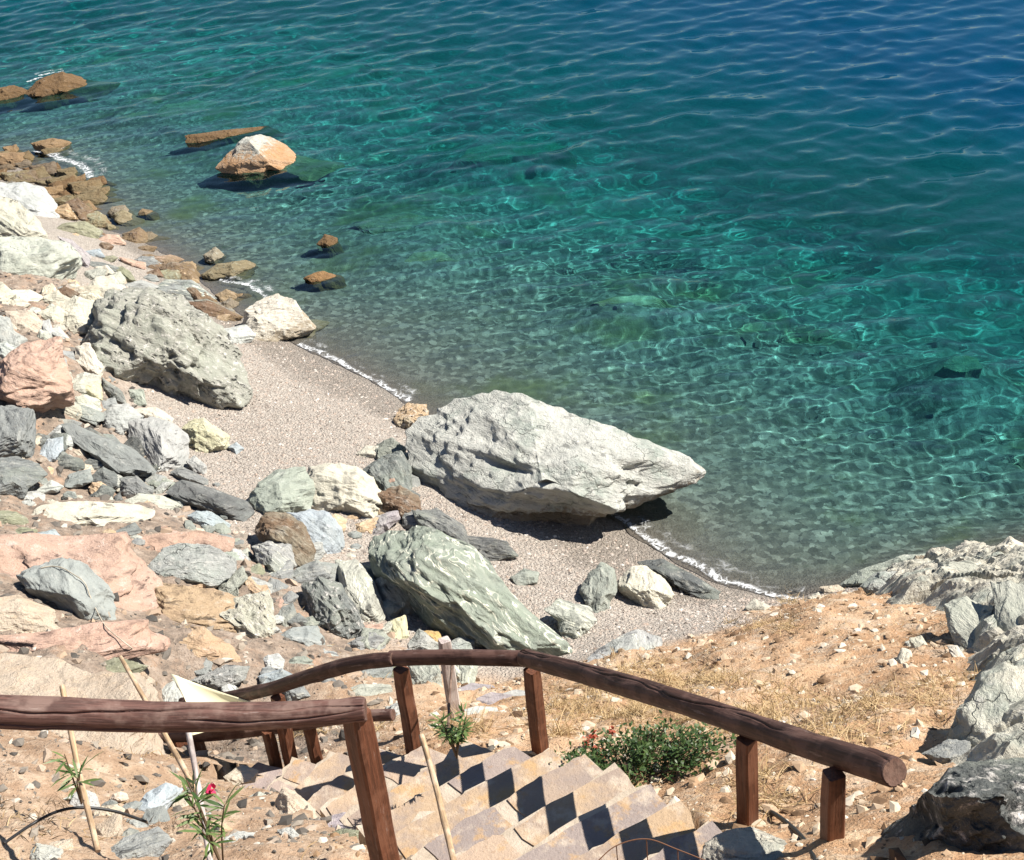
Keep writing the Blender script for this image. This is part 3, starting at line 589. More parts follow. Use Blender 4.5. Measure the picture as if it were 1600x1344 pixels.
# upper left
R('pale lilac slab at the top of the left heap', '-25,296 0,291 36,287 62,295 94,336 64,360 30,352 -25,330', 'lgrey', 'smooth', axis=-25, **S)
R('huge cream boulder at the left edge under the lilac slab', '-35,310 18,313 51,338 69,366 64,380 30,382 -35,384', 'cream', 'schist', axis=-30, **B)
R('huge grey-green boulder at the left edge with folded layers', '-35,380 30,374 62,375 100,378 121,399 112,425 98,448 71,463 30,452 -35,448', 'pgreen', 'schist', axis=10, rough=1.8, ledge=.09, seed=12, **B)
R('cream rock cut by the left edge below the folded boulder', '-30,446 2,444 20,460 14,487 -30,492', 'cream', 'cream')
R('flat cream rock next to the one at the left edge', '16,456 45,454 64,464 45,481 16,484', 'cream', 'cream')
R('cream rock under the folded boulder with a dark hollow beside it', '58,471 89,456 112,470 103,487 77,490', 'cream', 'cream')
R('tall cream boulder behind the pitted boulder', '117,480 128,464 150,434 175,432 192,455 182,470 157,482', 'cream', 'cream', seed=3, **B)
R('small cream cap rock on the peak behind the tall cream boulder', '150,418 167,415 181,429 154,435', 'cream', 'cream')
R('squared cream boulder left of the pitted boulder', '93,486 119,466 149,475 169,503 163,523 113,530 96,514', 'cream', 'cream', seed=77, **B)
R('cream wedge left of the squared cream boulder', '60,490 89,478 100,488 97,511 74,505', 'cream', 'cream')
R('narrow pale stone standing under the cream wedge', '62,504 77,500 85,528 67,532', 'lgrey', 'smooth', **ST)
R('leaning thin pale slab under the squared cream boulder', '75,516 92,511 109,530 101,538', 'lgrey', 'smooth', **ST)
R('flat pinkish rock below the flat cream rocks', '13,489 48,486 62,503 56,520 36,526 16,511', 'sand', 'cream')
R('cream and grey boulder at the left edge beside the pink boulder', '-30,490 14,500 20,518 38,530 35,556 15,576 -30,582', 'lgrey', 'cream', **B)
R('big pink boulder at the left edge', '-25,590 28,548 51,532 89,532 94,563 106,601 106,627 71,642 30,642 -25,632', 'pink', 'pink', axis=-15, seed=19, thick=.6, **B)
R('round cream rock tucked against the pitted boulder', '120,543 140,538 160,574 157,591 134,588 121,563', 'cream', 'cream')
R('pale small rock above the round cream rock', '123,531 158,526 166,543 143,547', 'lgrey', 'white', **ST)
R('dark shaded stone between the pink boulder and the round cream rock', '93,548 113,550 118,566 97,567', 'grey', 'smooth', **ST)
R('cream stone under the dark shaded one', '87,580 110,582 115,599 97,600', 'cream', 'cream', **ST)
R('yellowish rock on the slope under the round cream rock', '117,599 155,597 160,626 131,621', 'yellow', 'cream')
R('dark rock in the shadow at the foot of the pitted boulder', '162,592 190,612 198,635 176,627 160,608', 'mid', 'schist')
R('small green rock in the shadow under the pitted boulder', '203,610 223,609 228,632 205,636', 'green', 'smooth', **ST)
R('dark brown stone in the hollow beside the cream rocks', '87,456 101,448 124,458 110,472', 'brown', 'schist', **ST)
# shore rocks

R('knobbly pale boulder with its foot in the water at the end of the beach', '381,512 388,488 405,472 435,462 458,471 477,495 492,512 472,532 450,542 415,547 386,540', 'cream', 'shore', seed=29, rough=2.2, **B)
R('smooth grey boulder between the pitted boulder and the water', '346,516 384,508 398,524 377,550 355,538', 'lgrey', 'smooth')
R('brown-grey wet ledge behind the pitted boulder', '290,474 327,471 377,494 359,505 312,490', 'brown', 'shore')
R('dark and white layered rock at the water behind the pitted boulder', '236,456 262,439 298,439 332,464 321,472 289,474 262,466', 'grey', 'stripe', rough=1.6)
R('smooth grey rock left of the dark and white layered rock', '191,447 220,438 249,448 226,457 202,456', 'lgrey', 'smooth')
R('dark brown shaggy rock at the water edge', '248,421 268,410 298,413 314,434 298,439 268,431', 'brown', 'shore', rough=1.6)
R('brown flat rock in front of the shaggy one', '227,428 247,419 255,432 235,436', 'brown', 'shore', **ST)
R('pointed green rock standing in the shallows', '319,400 336,386 353,402 337,414 323,413', 'green', 'shore')
R('olive flat rock in the shallows beside the pointed green one', '319,429 342,413 384,407 401,417 373,436 327,442', 'olive', 'shore')
R('bright pink rock on the wet gravel', '147,380 167,367 185,368 195,381 173,390', 'pink', 'shore')
R('small black rock at the waterline beside the bright pink rock', '191,366 205,361 210,372 196,378', 'dark', 'shore', **ST)
R('long black rock at the waterline', '206,370 235,362 255,375 246,383 214,380', 'dark', 'shore')
R('brown and grey sloping rock above the wet gravel', '84,364 104,350 131,347 157,360 145,379 116,380', 'olive', 'shore')
R('dark flat rock in the ripples on the left shore', '123,331 149,331 161,339 143,344', 'mid', 'shore', **ST)
R('teal stone on the wet gravel', '132,394 155,389 163,402 143,404', 'blue', 'shore', **ST)
R('brown-grey slab leaning on the folded boulder', '93,373 113,377 139,399 136,418 119,422 114,400', 'purple', 'schist')
R('long dark rock on the gravel below the bright pink rock', '136,409 161,411 192,420 192,430 167,424 140,416', 'mid', 'shore')
R('pinkish flat rock at the waterline left of the salmon one', '188,403 226,410 225,421 202,420', 'pink', 'shore')
R('salmon flat rock at the waterline', '224,406 265,398 285,405 270,413 232,415', 'pink', 'shore')
# rocks in the sea
R('orange rock with a white peak standing out of the sea', '345,264 366,240 385,218 410,214 440,226 470,246 492,258 465,274 405,282 362,276', 'white', 'peak', planes=[((.5, .7, .5), .30), ((-.45, .0, .9), .5)], top=0, seed=6, thick=.7, rough=1.7, tilt=.3, name='boulder', cat='boulder')
R('flat brown reef rock behind the white-peaked one in the sea', '298,214 340,206 417,195 421,206 380,217 350,227 300,228', 'brown', 'sea', axis=8, sink=.3)
R('dark brown rock far out on the left, with spray behind it', '46,150 62,130 98,114 125,121 149,132 122,152 80,160 48,156', 'brown', 'sea', rough=1.7, sink=.3)
R('brown rock cut by the left edge far out in the water', '-30,152 0,140 20,134 46,143 42,162 -30,176', 'brown', 'sea', sink=.3)
R('small orange rock just breaking the surface near the shore', '476,436 490,427 505,424 530,432 522,448 488,451', 'orange', 'sea', sink=.4)
R('brown twin-topped rock awash off the shore', '496,382 508,367 526,372 530,388 514,394', 'brown', 'sea', sink=.5)
for lb, pts in (('small brown tidal rock in the jumble at the far left shore',
    ['64,228 78,224 97,227 94,242 66,242', '26,246 44,238 50,250 30,256', '0,252 22,248 34,262 6,270', '36,262 62,254 74,268 44,278', '70,262 92,256 104,270 80,280', '96,284 122,278 132,292 108,298', '112,300 150,292 156,306 124,312', '60,286 88,282 96,296 70,302',
     '20,272 44,268 52,282 26,288', '-12,268 12,264 18,284 -12,290', '86,310 108,304 122,318 98,326', '120,314 146,312 158,322 132,330', '100,332 122,326 130,342 106,346', '128,286 150,284 156,294 136,298']),):
    for i, p in enumerate(pts):
        for k in range(3):
            q = np.array([list(map(float, v.split(','))) for v in p.split()]); c_ = q.mean(0); jr = np.random.default_rng(i*7+k); dx, dy = jr.normal(size=2)*[11, 7]
            q = c_+[dx, dy]+(q-c_)*(.75+.75*jr.random()); q += jr.normal(size=q.shape)*[3, 2]
            R(lb, ' '.join('%.1f,%.1f' % tuple(v) for v in q), ['brown', 'olive', 'tan', 'olive', 'mid'][(i+k) % 5], 'sea', group='tidal rocks at the far left shore', rough=2.4, level=4)
for lb, pts, c in (('pale weedy reef under water, farthest to the middle', '405,160 440,136 500,118 560,108 572,122 530,140 470,156 425,170', 'olive'),
    ('weedy underwater rock behind the flat brown reef', '242,196 262,170 300,164 342,172 344,192 310,206 262,212', 'olive'),
    ('small dull underwater rock left of the weedy one', '188,198 210,188 238,186 240,200 212,208 192,206', 'olive'),
    ('long dark reef under water out to the right of the white-peaked rock', '716,268 740,240 790,230 860,232 884,244 860,262 800,272 744,278', 'olive'),
    ('yellow-brown weedy reef showing through the water near the middle', '556,362 580,346 630,340 690,350 718,374 690,390 630,392 580,382', 'olive'),
    ('pale weedy underwater rock close to the beach', '634,422 650,408 690,406 708,420 690,434 650,434', 'olive'),
    ('faint flat underwater rock far off to the upper left', '148,112 160,100 196,98 200,114 172,124', 'olive'),
    ('flat yellowish underwater rock off the huge boulder', '930,486 960,474 1020,478 1050,490 1010,502 950,500', 'yellow'),
    ('dark underwater rock off the right-hand point', '1468,592 1490,572 1522,574 1530,592 1500,606', 'olive')):
    R(lb, pts, c, 'weed', name='submerged_rock', cat='underwater rock', rough=2.2, sink=.2, tilt=.9, thick=.3)
# right-hand outcrop
R('small tan rock on the edge of the dirt slope above the water', '1282,918 1308,914 1325,925 1288,933', 'sand', 'cream')
R('small cream stone right behind the tan rock on the slope edge', '1262,934 1278,926 1290,940 1270,946', 'cream', 'cream', **ST)
R('white flat-topped rock on the brow of the dirt slope', '1348,918 1374,895 1421,895 1454,925 1421,949 1393,949 1356,927', 'white', 'white', thick=.5, **B)
R('dark-mouthed green ledge behind the white flat-topped rock', '1322,915 1358,890 1413,869 1462,865 1496,882 1478,910 1440,912 1400,905 1350,925', 'green', 'schist', axis=8, rough=2, **OC)
R('grey-green crag right of the white flat-topped rock', '1446,930 1474,884 1516,880 1562,918 1560,962 1514,956 1480,950', 'pgreen', 'schist', rough=1.7, sink=.75, tilt=.5, thick=.5, **OC)
R('jagged cream crag at the top of the right point', '1489,872 1514,848 1538,858 1565,862 1595,890 1595,912 1569,918 1542,906 1512,886', 'cream', 'cream', rough=1.8, sink=.75, tilt=.5, thick=.5, **OC)
R('cream crag at the right edge above the water', '1561,858 1581,842 1608,855 1645,885 1645,940 1595,936 1586,885', 'cream', 'cream', rough=1.8, sink=.75, tilt=.5, thick=.5, **OC)
R('greenish crag with a dark crack below the jagged cream one', '1482,952 1512,938 1551,956 1582,990 1578,1062 1540,1068 1506,1030 1490,990', 'pgreen', 'schist', rough=1.6, sink=.75, tilt=1.1, thick=.3, **OC)
R('tall pale crag running down the right edge', '1553,918 1600,914 1650,960 1650,1085 1600,1075 1568,1058 1566,990', 'pgreen', 'schist', rough=1.6, axis=70, sink=.75, tilt=1.1, thick=.3, **OC)
R('broad cream slope of rock at the right edge', '1505,1120 1535,1062 1570,1040 1650,1060 1650,1222 1569,1218 1497,1232 1486,1188', 'cream', 'white', rough=1.5, axis=60, sink=.75, tilt=.5, thick=.5, **OC)
R('grey broken rock at the foot of the broad cream slope', '1446,1181 1483,1158 1512,1158 1516,1180 1485,1208 1472,1196', 'grey', 'schist', rough=1.8)
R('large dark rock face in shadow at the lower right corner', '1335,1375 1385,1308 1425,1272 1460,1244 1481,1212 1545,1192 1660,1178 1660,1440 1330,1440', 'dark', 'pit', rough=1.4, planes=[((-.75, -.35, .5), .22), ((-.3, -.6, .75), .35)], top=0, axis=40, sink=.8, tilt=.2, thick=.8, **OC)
R('pointed white stone standing on the dirt slope', '1391,1056 1409,1014 1423,1018 1424,1042 1409,1060', 'cream', 'cream', **ST)
R('white oval stone on the dirt slope above the pointed one', '1423,1000 1440,994 1452,1015 1446,1036 1428,1021', 'cream', 'cream', **ST)
R('cream rock at the bottom edge beside the square post', '1095,1370 1108,1322 1138,1303 1175,1297 1222,1314 1256,1350 1256,1380', 'cream', 'white', thick=.6)
for lb, p, c in (('small white stone on the dirt slope by the broad cream rock', '1482,1012 1496,1010 1512,1034 1504,1046 1490,1030', 'cream'), ('tiny white stone beside the oval one on the dirt slope', '1414,1004 1422,1001 1426,1010 1418,1016', 'white'),
    ('small angular stone on the bare dirt in the middle of the slope', '1402,1094 1410,1082 1416,1096 1406,1100', 'cream'), ('pale bluish scrap of stone near the top of the dirt slope', '1278,966 1288,962 1294,972 1282,978', 'lgrey'), ('lilac flat stone high on the dirt slope', '1310,984 1322,976 1326,984 1314,990', 'purple'),
    ('flat pale stone on the path of dry grass', '1352,1126 1366,1122 1376,1134 1360,1138', 'white')): R(lb, p, c, 'cream', **ST)
# near the stairs, lower left
R('tan boulder with a dark shaded side on the edge of the stairs', '421,1280 433,1250 442,1234 461,1240 488,1267 493,1288 458,1312 431,1295', 'sand', 'earth', planes=[((-.9, .1, .4), .35)], seed=101, thick=.6)
R('green streaked rock left of the tan boulder by the stairs', '378,1253 402,1239 433,1245 425,1269 385,1281', 'pgreen', 'stripe', axis=20)
R('smooth blue-grey boulder at the foot of the earth bank', '207,1268 230,1240 257,1228 284,1237 257,1266 233,1280 211,1277', 'blue', 'smooth', axis=35)
R('pale tan rock lit on top in the rubble of the lower left', '55,1312 73,1296 102,1318 68,1333', 'sand', 'earth')
R('tan block with a sharp corner behind the left cane', '150,1292 187,1271 189,1305 162,1330 150,1320', 'sand', 'earth')
R('flat tan rock at the bottom of the left rubble', '60,1320 108,1315 110,1336 65,1340', 'sand', 'earth')
R('white rock at the edge of the earth bank behind the left cane', '104,1246 130,1234 148,1243 137,1258', 'white', 'cream')
R('cream rock beside the blue-grey boulder', '262,1256 282,1242 306,1252 298,1270 270,1274', 'sand', 'cream')
R('dark green-grey rubble rock at the bottom edge near the canes', '160,1338 195,1310 240,1300 262,1318 236,1350 170,1360', 'grey', 'schist')
R('pale rock at the bottom edge beside the oleander', '380,1350 400,1330 425,1326 438,1344 430,1362', 'sand', 'cream')
R('greenish rock under the mortar edge of the stairs', '505,1310 530,1296 558,1300 556,1325 520,1330', 'olive', 'schist')
R('tan flat stone set beside the mortared steps', '340,1262 362,1252 378,1262 362,1280 344,1276', 'sand', 'cream', **ST)
R('pale block at the foot of the lower railing', '352,1212 378,1196 402,1206 396,1222 362,1226', 'sand', 'cream', **ST)
# unremarkable small stones that fill the gaps of the heap
_r = np.random.default_rng(99)
_gap = [(100,600,60),(140,640,40),(90,720,40),(180,800,60),(60,770,30),(130,775,40),(330,830,40),(360,850,40),(400,910,30),(430,960,40),(480,1040,50),(430,1040,40),(560,1020,40),(390,1020,30),(300,850,30),(230,740,30),(60,500,40),(110,450,30),(180,440,30),(130,360,40),(230,430,40),(550,860,30),(610,860,30),(330,780,30),(360,1000,30),(300,960,40),(470,1060,40),(200,840,40),(20,780,30),(520,1060,30)]
for gx, gy, gs in _gap:
    for k in range(4):
        x, y = gx+_r.normal()*gs*.45, gy+_r.normal()*gs*.4; s = 4+6*_r.random()**2
        a = np.sort(_r.random(6)*2*pi); pp = [(x+s*1.3*cos(t)*(.8+.4*_r.random()), y+s*.8*sin(t)*(.8+.4*_r.random())) for t in a+np.arange(6)*.01]
        pp = [(x+s*1.3*cos(t)*(.8+.3*_r.random()), y+s*.85*sin(t)*(.8+.3*_r.random())) for t in np.arange(6)*pi/3+_r.random()]
        rock('stone', 'small loose stone filling a gap between the boulders of the heap', pp, ['lgrey', 'grey', 'sand', 'mid', 'tan', 'cream', 'pgreen'][_r.integers(7)], ['smooth', 'schist', 'cream'][_r.integers(3)], 'stone', 'small stones between the boulders', level=3)

# the heap is a dense pile: rocks that fill it between and under the ones named above
_r = np.random.default_rng(123)
_heap = [(40,520,70,60,'cream',22),(110,470,60,40,'cream',16),(160,440,60,30,'cream',8),(70,420,50,50,'grey',4),(100,620,60,40,'cream',14),(60,680,60,50,'dark',14),(160,720,80,50,'dark',22),(240,770,80,40,'mid',14),(100,770,70,40,'mid',10),(330,850,70,40,'mid',16),(420,860,60,50,'mid',18),(430,950,60,50,'grey',18),(520,880,70,60,'grey',14),(590,960,50,50,'green',12),(560,800,60,40,'mid',10),(480,1030,70,30,'grey',10),(560,1060,60,30,'green',12),(640,1060,50,30,'green',10),(620,765,40,40,'dark',14),(680,840,60,24,'dark',16),(600,720,40,20,'mid',8),(330,1060,80,30,'grey',12),(300,940,50,40,'tan',8),(180,365,70,40,'brown',26),(250,430,80,30,'brown',24),(330,480,50,22,'brown',16),(130,330,30,30,'brown',8),(60,1305,60,28,'near',16),(230,1310,60,28,'near',18),(430,1325,60,16,'near',12),(170,1262,50,16,'near',10),(330,1290,40,20,'near',10)]  # dark heaps beside the huge boulder stand in for its black shadow
for gx, gy, sx, sy, tone, n in _heap:
    for k in range(int(n*.52)):
        x, y = gx+_r.normal()*sx*.5, gy+_r.normal()*sy*.5; s = 10+16*_r.random()**1.5; ar = .5+.5*_r.random(); rt = _r.normal()*.5
        pp = []
        for t in np.arange(7)*2*pi/7+_r.random():
            a, b_ = s*1.25*cos(t)*(.7+.5*_r.random()), s*ar*sin(t)*(.7+.5*_r.random()); pp.append((x+a*cos(rt)-b_*sin(rt), y+a*sin(rt)+b_*cos(rt)))
        cols = {'cream': ['cream', 'lgrey', 'cream', 'sand', 'pgreen'], 'dark': ['dark', 'mid', 'grey', 'mid', 'sand'], 'mid': ['mid', 'grey', 'green', 'lgrey', 'tan'], 'grey': ['grey', 'lgrey', 'green', 'mid', 'tan'], 'green': ['green', 'pgreen', 'grey', 'lgrey', 'olive'], 'tan': ['tan', 'pink', 'sand', 'grey', 'tan'], 'brown': ['brown', 'olive', 'mid', 'tan', 'brown'], 'near': ['sand', 'tan', 'grey', 'lgrey', 'mid']}[tone]
        m_ = 'shore' if tone == 'brown' else ['schist', 'smooth', 'cream', 'stripe'][_r.integers(4)]
        rock('rock', {'cream': 'pale angular rock in the jumble at the top left of the heap', 'dark': 'dark slaty rock in the jumble at the edge of the sand, some as stand-in shadow', 'mid': 'grey angular rock packed between the boulders in the middle of the heap', 'grey': 'mottled grey rock packed into the lower part of the heap', 'green': 'greenish rock packed around the long veined boulder', 'tan': 'tan rock broken off the pink ledges', 'brown': 'dark wet rock on the left shore gravel', 'near': 'broken stone in the rubble below the faded front log'}[tone],
             pp, cols[_r.integers(5)], m_, 'rock', 'rocks packed in the heap', level=4 if s < 15 else 5, sink=.45, wl=-.05 if tone == 'brown' else None)
# ---------------------------------------------------------------- timber: handrails
def mat_paint(name, col, worn, rough=.6):
    b = NB(name); sp = b.attr('sp', 'Vector'); q = b.vmul(sp, (1, 1, .06))
    n = b.noise(q, 60, 5, .6).outputs[0]; n2 = b.noise(sp, 6, 4, .6).outputs[0]; n3 = b.noise(b.vmul(sp, (1, 1, .25)), 24, 4, .7).outputs[0]
    c = b.mix(b.step(n, .42, .62), b.mix(1, col, (.55, .55, .55), 'MULTIPLY'), col)
    c = b.mix(b.math('MULTIPLY', b.step(n2, .46, .62), .7), c, worn); n8 = b.noise(b.vmul(sp, (1, 1, .12)), 30, 5, .75).outputs[0]; c = b.mix(b.math('MULTIPLY', b.step(n8, .60, .68), .55), c, b.mix(.5, worn, (.36, .30, .27)))
    c = b.mix(b.math('MULTIPLY', b.step(n3, .62, .72), .6), c, (.03, .018, .014))
    h = b.math('ADD', n, b.math('MULTIPLY', n3, .8))
    b.bsdf(c, rough, b.bump(h, .5, .008), .35); return b.m
M_RAIL = mat_paint('brown_painted_log', (.075, .034, .024), (.13, .07, .055))
M_RAIL_OLD = mat_paint('faded_brown_log', (.135, .066, .052), (.21, .135, .11))
M_POST = mat_paint('brown_painted_post', (.15, .055, .028), (.19, .08, .045))
M_CUT = mat_paint('cut_log_end', (.13, .068, .048), (.20, .12, .09), .8)
M_GREYWOOD = mat_paint('weathered_post', (.50, .42, .39), (.60, .53, .49), .85)
M_CANE = mat_paint('dry_cane', (.50, .34, .20), (.60, .47, .34), .7)
M_CORD = mat_paint('pale_cord', (.58, .50, .38), (.66, .60, .50), .8)
M_CANE_D = mat_paint('dark_cane', (.14, .085, .06), (.24, .16, .12), .7)
def smooth_path(P, n):
    P = np.array(P, float); seg = np.r_[0, np.cumsum(np.linalg.norm(np.diff(P, axis=0), axis=1))]; t = np.linspace(0, seg[-1], n)
    # catmull-rom through the given points
    out = []
    for u in t:
        i = int(np.clip(np.searchsorted(seg, u, 'right')-1, 0, len(P)-2)); f = (u-seg[i])/(seg[i+1]-seg[i])
        p0 = P[max(i-1, 0)]; p1 = P[i]; p2 = P[i+1]; p3 = P[min(i+2, len(P)-1)]
        m1 = (p2-p0)/2; m2 = (p3-p1)/2
        out.append((2*f**3-3*f**2+1)*p1+(f**3-2*f**2+f)*m1+(-2*f**3+3*f**2)*p2+(f**3-f**2)*m2)
    return np.array(out), t
def tube(path, rad, name, mat, parent=None, nseg=40, sides=12, wob=0.0, cracks=0, seed=0, capmat=None, knots=0):
    r = np.random.default_rng(seed); P, t = smooth_path(path, nseg)
    rad = np.interp(np.linspace(0, 1, nseg), np.linspace(0, 1, len(rad)), rad) if hasattr(rad, '__len__') else np.full(nseg, rad)
    T = np.gradient(P, axis=0); T /= np.linalg.norm(T, axis=1)[:, None]
    ref = np.array([0, 0, 1.0]) if abs(T[0, 2]) < .9 else np.array([1.0, 0, 0])
    th = np.linspace(0, 2*pi, sides, endpoint=False)
    A = np.cross(T, ref); A /= np.linalg.norm(A, axis=1)[:, None]; Bv = np.cross(A, T)
    TH, KK = np.meshgrid(th, np.arange(nseg)); rr = rad[KK]
    pp = np.stack([np.cos(TH).ravel()*.9, np.sin(TH).ravel()*.9, t[KK].ravel()*2.2], 1)
    if wob: rr = rr*(1+wob*fbm(pp+seed*3.1, 4).reshape(rr.shape)*1.6)
    for c in range(cracks):
        a0 = r.random()*2*pi; ca = a0+.35*fbm(np.stack([t*1.3, 0*t+c*5, 0*t+seed], 1), 3)*3
        on = smooth01(fbm(np.stack([t*.9, 0*t+c*9+3, 0*t+seed], 1), 2), -.15, .1)
        d = np.angle(np.exp(1j*(TH-ca[KK]))); rr = rr*(1-.20*on[KK]*np.exp(-(d/.055)**2))
    for c in range(knots):
        a0 = r.random()*2*pi; k0 = r.random()*t[-1]; d = np.angle(np.exp(1j*(TH-a0))); rr = rr*(1+.13*np.exp(-(d/.35)**2-((t[KK]-k0)/.05)**2))
    V = P[KK.ravel()]+(A[KK.ravel()]*np.cos(TH).ravel()[:, None]+Bv[KK.ravel()]*np.sin(TH).ravel()[:, None])*rr.ravel()[:, None]
    idx = np.arange(nseg*sides).reshape(nseg, sides); nx = np.roll(idx, -1, 1)
    Fq = np.stack([idx[:-1], nx[:-1], nx[1:], idx[1:]], 2).reshape(-1, 4)
    me = mesh_np(name, V, Fq); sp = np.stack([(np.cos(TH)*rr).ravel(), (np.sin(TH)*rr).ravel(), t[KK].ravel()], 1)+seed
    bm = bmesh.new(); bm.from_mesh(me); bm.verts.ensure_lookup_table()
    for ring, sg in ((idx[0], -1), (idx[-1], 1)):
        k = 0 if sg < 0 else nseg-1
        inner = [bm.verts.new(Vector(P[k]+(V[i]-P[k])*.90+T[k]*sg*rad[k]*.10)) for i in ring]
        n = len(ring); bm.verts.ensure_lookup_table()
        for i in range(n):
            q = [bm.verts[ring[i]], bm.verts[ring[(i+1) % n]], inner[(i+1) % n], inner[i]]
            f = bm.faces.new(q if sg > 0 else q[::-1]); f.smooth = True
        f = bm.faces.new(inner if sg > 0 else inner[::-1]); f.smooth = False; f.material_index = 1 if capmat else 0
        bm.verts.ensure_lookup_table()
    nv = len(bm.verts); bm.to_mesh(me); bm.free()
    co = np.empty(nv*3, np.float32); me.vertices.foreach_get('co', co); co = co.reshape(-1, 3)
    full = np.concatenate([sp, co[len(sp):]*[1, 1, 1]]) if nv > len(sp) else sp
    if 'sp' in me.attributes: me.attributes.remove(me.attributes['sp'])
    vattr(me, 'sp', full)
    o = link(name, me, mat, parent)
    if capmat: me.materials.append(capmat)
    return o
def beam(top, bot, wdt, name, mat, parent=None, rot=0.0, seed=0, dep=None):
    """square post between two points, edges eased"""
    top, bot = np.array(top, float), np.array(bot, float); r = np.random.default_rng(seed); dep = dep or wdt
    h = np.linalg.norm(top-bot); z = (top-bot)/h; x = np.array([cos(rot), sin(rot), 0]); x -= z*(x@z); x /= np.linalg.norm(x); y = np.cross(z, x)
    bm = bmesh.new(); n = 9; rings = []; e = wdt*.10; hx, hy = wdt/2, dep/2
    prof = [(-hx+e, -hy), (hx-e, -hy), (hx, -hy+e), (hx, hy-e), (hx-e, hy), (-hx+e, hy), (-hx, hy-e), (-hx, -hy+e)]
    sps = []
    for k in range(n):
        f = k/(n-1); jit = r.normal(size=2)*.0015
        s = 1-.08*(k == n-1)
        ring = []
        for a, c in prof:
            ring.append(bm.verts.new(Vector(bot+z*(h*f)+x*(a*s+jit[0])+y*(c*s+jit[1])))); sps.append((a+seed, c, h*f))
        rings.append(ring)
    for k in range(n-1):
        for i in range(8): bm.faces.new([rings[k][i], rings[k][(i+1) % 8], rings[k+1][(i+1) % 8], rings[k+1][i]])
    bm.faces.new(rings[-1]); bm.faces.new(rings[0][::-1])
    me = bpy.data.meshes.new(name); bm.to_mesh(me); bm.free(); vattr(me, 'sp', sps)
    return link(name, me, mat, parent)
def top_of(pt, r=.07): return pt-np.array([0, 0, r*.75])
far = empty('handrail', D(852, 1205, 10.6), 'dark brown log handrail on square posts curving down beside the stone stairs', 'handrail', 'wooden handrails')
# every part is built in world coordinates and hung on the Empty with its inverse
def hang(o, par):
    o.parent = par; o.matrix_parent_inverse = Matrix.Translation(par.location).inverted(); return o
fa = [D(1397, 1206, 7.0), D(1250, 1160, 7.65), D(1165, 1131, 8.06), D(1060, 1096, 8.6), D(930, 1057, 9.5), D(820, 1028, 10.4)]
hang(tube(fa, [.070, .071, .068, .072, .068, .064], 'rail', M_RAIL, nseg=140, sides=110, wob=.08, cracks=6, seed=2, capmat=M_CUT, knots=7), far)
hang(tube([D(826, 1030, 10.45), D(720, 1027, 10.65), D(610, 1029, 10.95)], [.063, .058, .060], 'rail', M_RAIL, nseg=60, sides=40, wob=.08, cracks=3, seed=5, capmat=M_CUT, knots=4), far)
hang(tube([D(616, 1030, 10.9), D(540, 1040, 11.3), D(430, 1074, 12.1), D(360, 1090, 12.8), D(285, 1099, 13.5)], [.056, .062, .056, .060, .055], 'rail', M_RAIL, nseg=90, sides=40, wob=.10, cracks=3, seed=9, capmat=M_CUT, knots=8), far)
for k, (x, y, d, ln, wd, ro) in enumerate([(1303, 1204, 7.28, 1.5, .098, .25), (1167, 1150, 8.05, 1.15, .098, .62), (830, 1042, 10.45, 1.10, .105, .75), (626, 1042, 10.95, 1.10, .105, .75), (433, 1086, 12.1, .96, .10, .8), (268, 1110, 13.5, 1.0, .10, .8)]):
    t_ = D(x, y, d); t_[2] -= .02; b_ = t_-np.array([-.02+.01*k, 0, ln]); b_[2] = min(b_[2], tzd(b_[0], b_[1])[0]+.02 if k in (0, 1, 5) else b_[2])
    hang(beam(t_, b_-[0, 0, .12], wd, 'post', M_POST, None, ro, 11+k), far)
hang(tube([D(822, 1027, 10.4)+.071*(np.array([.55, -.25, 0])*cos(a)*1.2+np.array([0, 0, 1])*sin(a)) for a in np.linspace(0, 2*pi*2.9, 40)], .004, 'wire_binding', M_CUT, nseg=120, sides=6), far)
near = empty('handrail', D(600, 1344, 6.5), 'thick faded brown log handrail crossing the lower left in front', 'handrail', 'wooden handrails')
hang(tube([D(-60, 1112, 6.95), D(80, 1114, 6.9), D(260, 1121, 6.85), D(420, 1118, 6.8), D(520, 1113, 6.78), D(570, 1109, 6.76)], [.077, .075, .072, .070, .062, .056], 'rail', M_RAIL_OLD, nseg=160, sides=128, wob=.06, cracks=9, seed=4, capmat=M_CUT, knots=6), near)
t_ = D(556, 1112, 6.80); b_ = t_.copy(); b_[2] = tzd(b_[0], b_[1])[0]-.15
hang(beam(t_, b_, .118, 'post', M_POST, None, .72, 3), near)
low = empty('handrail', D(438, 1213, 12.4), 'thin lower handrail partly hidden behind the faded front log', 'handrail', 'wooden handrails')
hang(tube([D(222, 1149, 12.9), D(323, 1148, 12.75), D(434, 1136, 12.5), D(540, 1121, 12.2), D(614, 1117, 12.0)], [.055, .06, .056, .055, .05], 'rail', M_RAIL_OLD, nseg=70, sides=32, wob=.07, cracks=3, seed=14, capmat=M_CUT, knots=4), low)
for k, (x, y, d, ln) in enumerate([(226, 1152, 12.85, .75), (306, 1148, 12.8, .78), (418, 1142, 12.5, .62), (482, 1132, 12.4, .5), (272, 1140, 13.1, .95), (547, 1124, 12.3, .6)]):
    t_ = D(x, y, d); hang(beam(t_, t_-np.array([0, 0, ln]), .088, 'post', M_POST, None, .7, 31+k), low)
gp = beam(D(694, 1000, 12.3), D(694, 1000, 12.3)-np.array([0, .05, .85]), .10, 'wooden_post', M_GREYWOOD, None, .35, 51)
tag(gp, 'square grey weathered post standing just below the bend of the handrail', 'post')
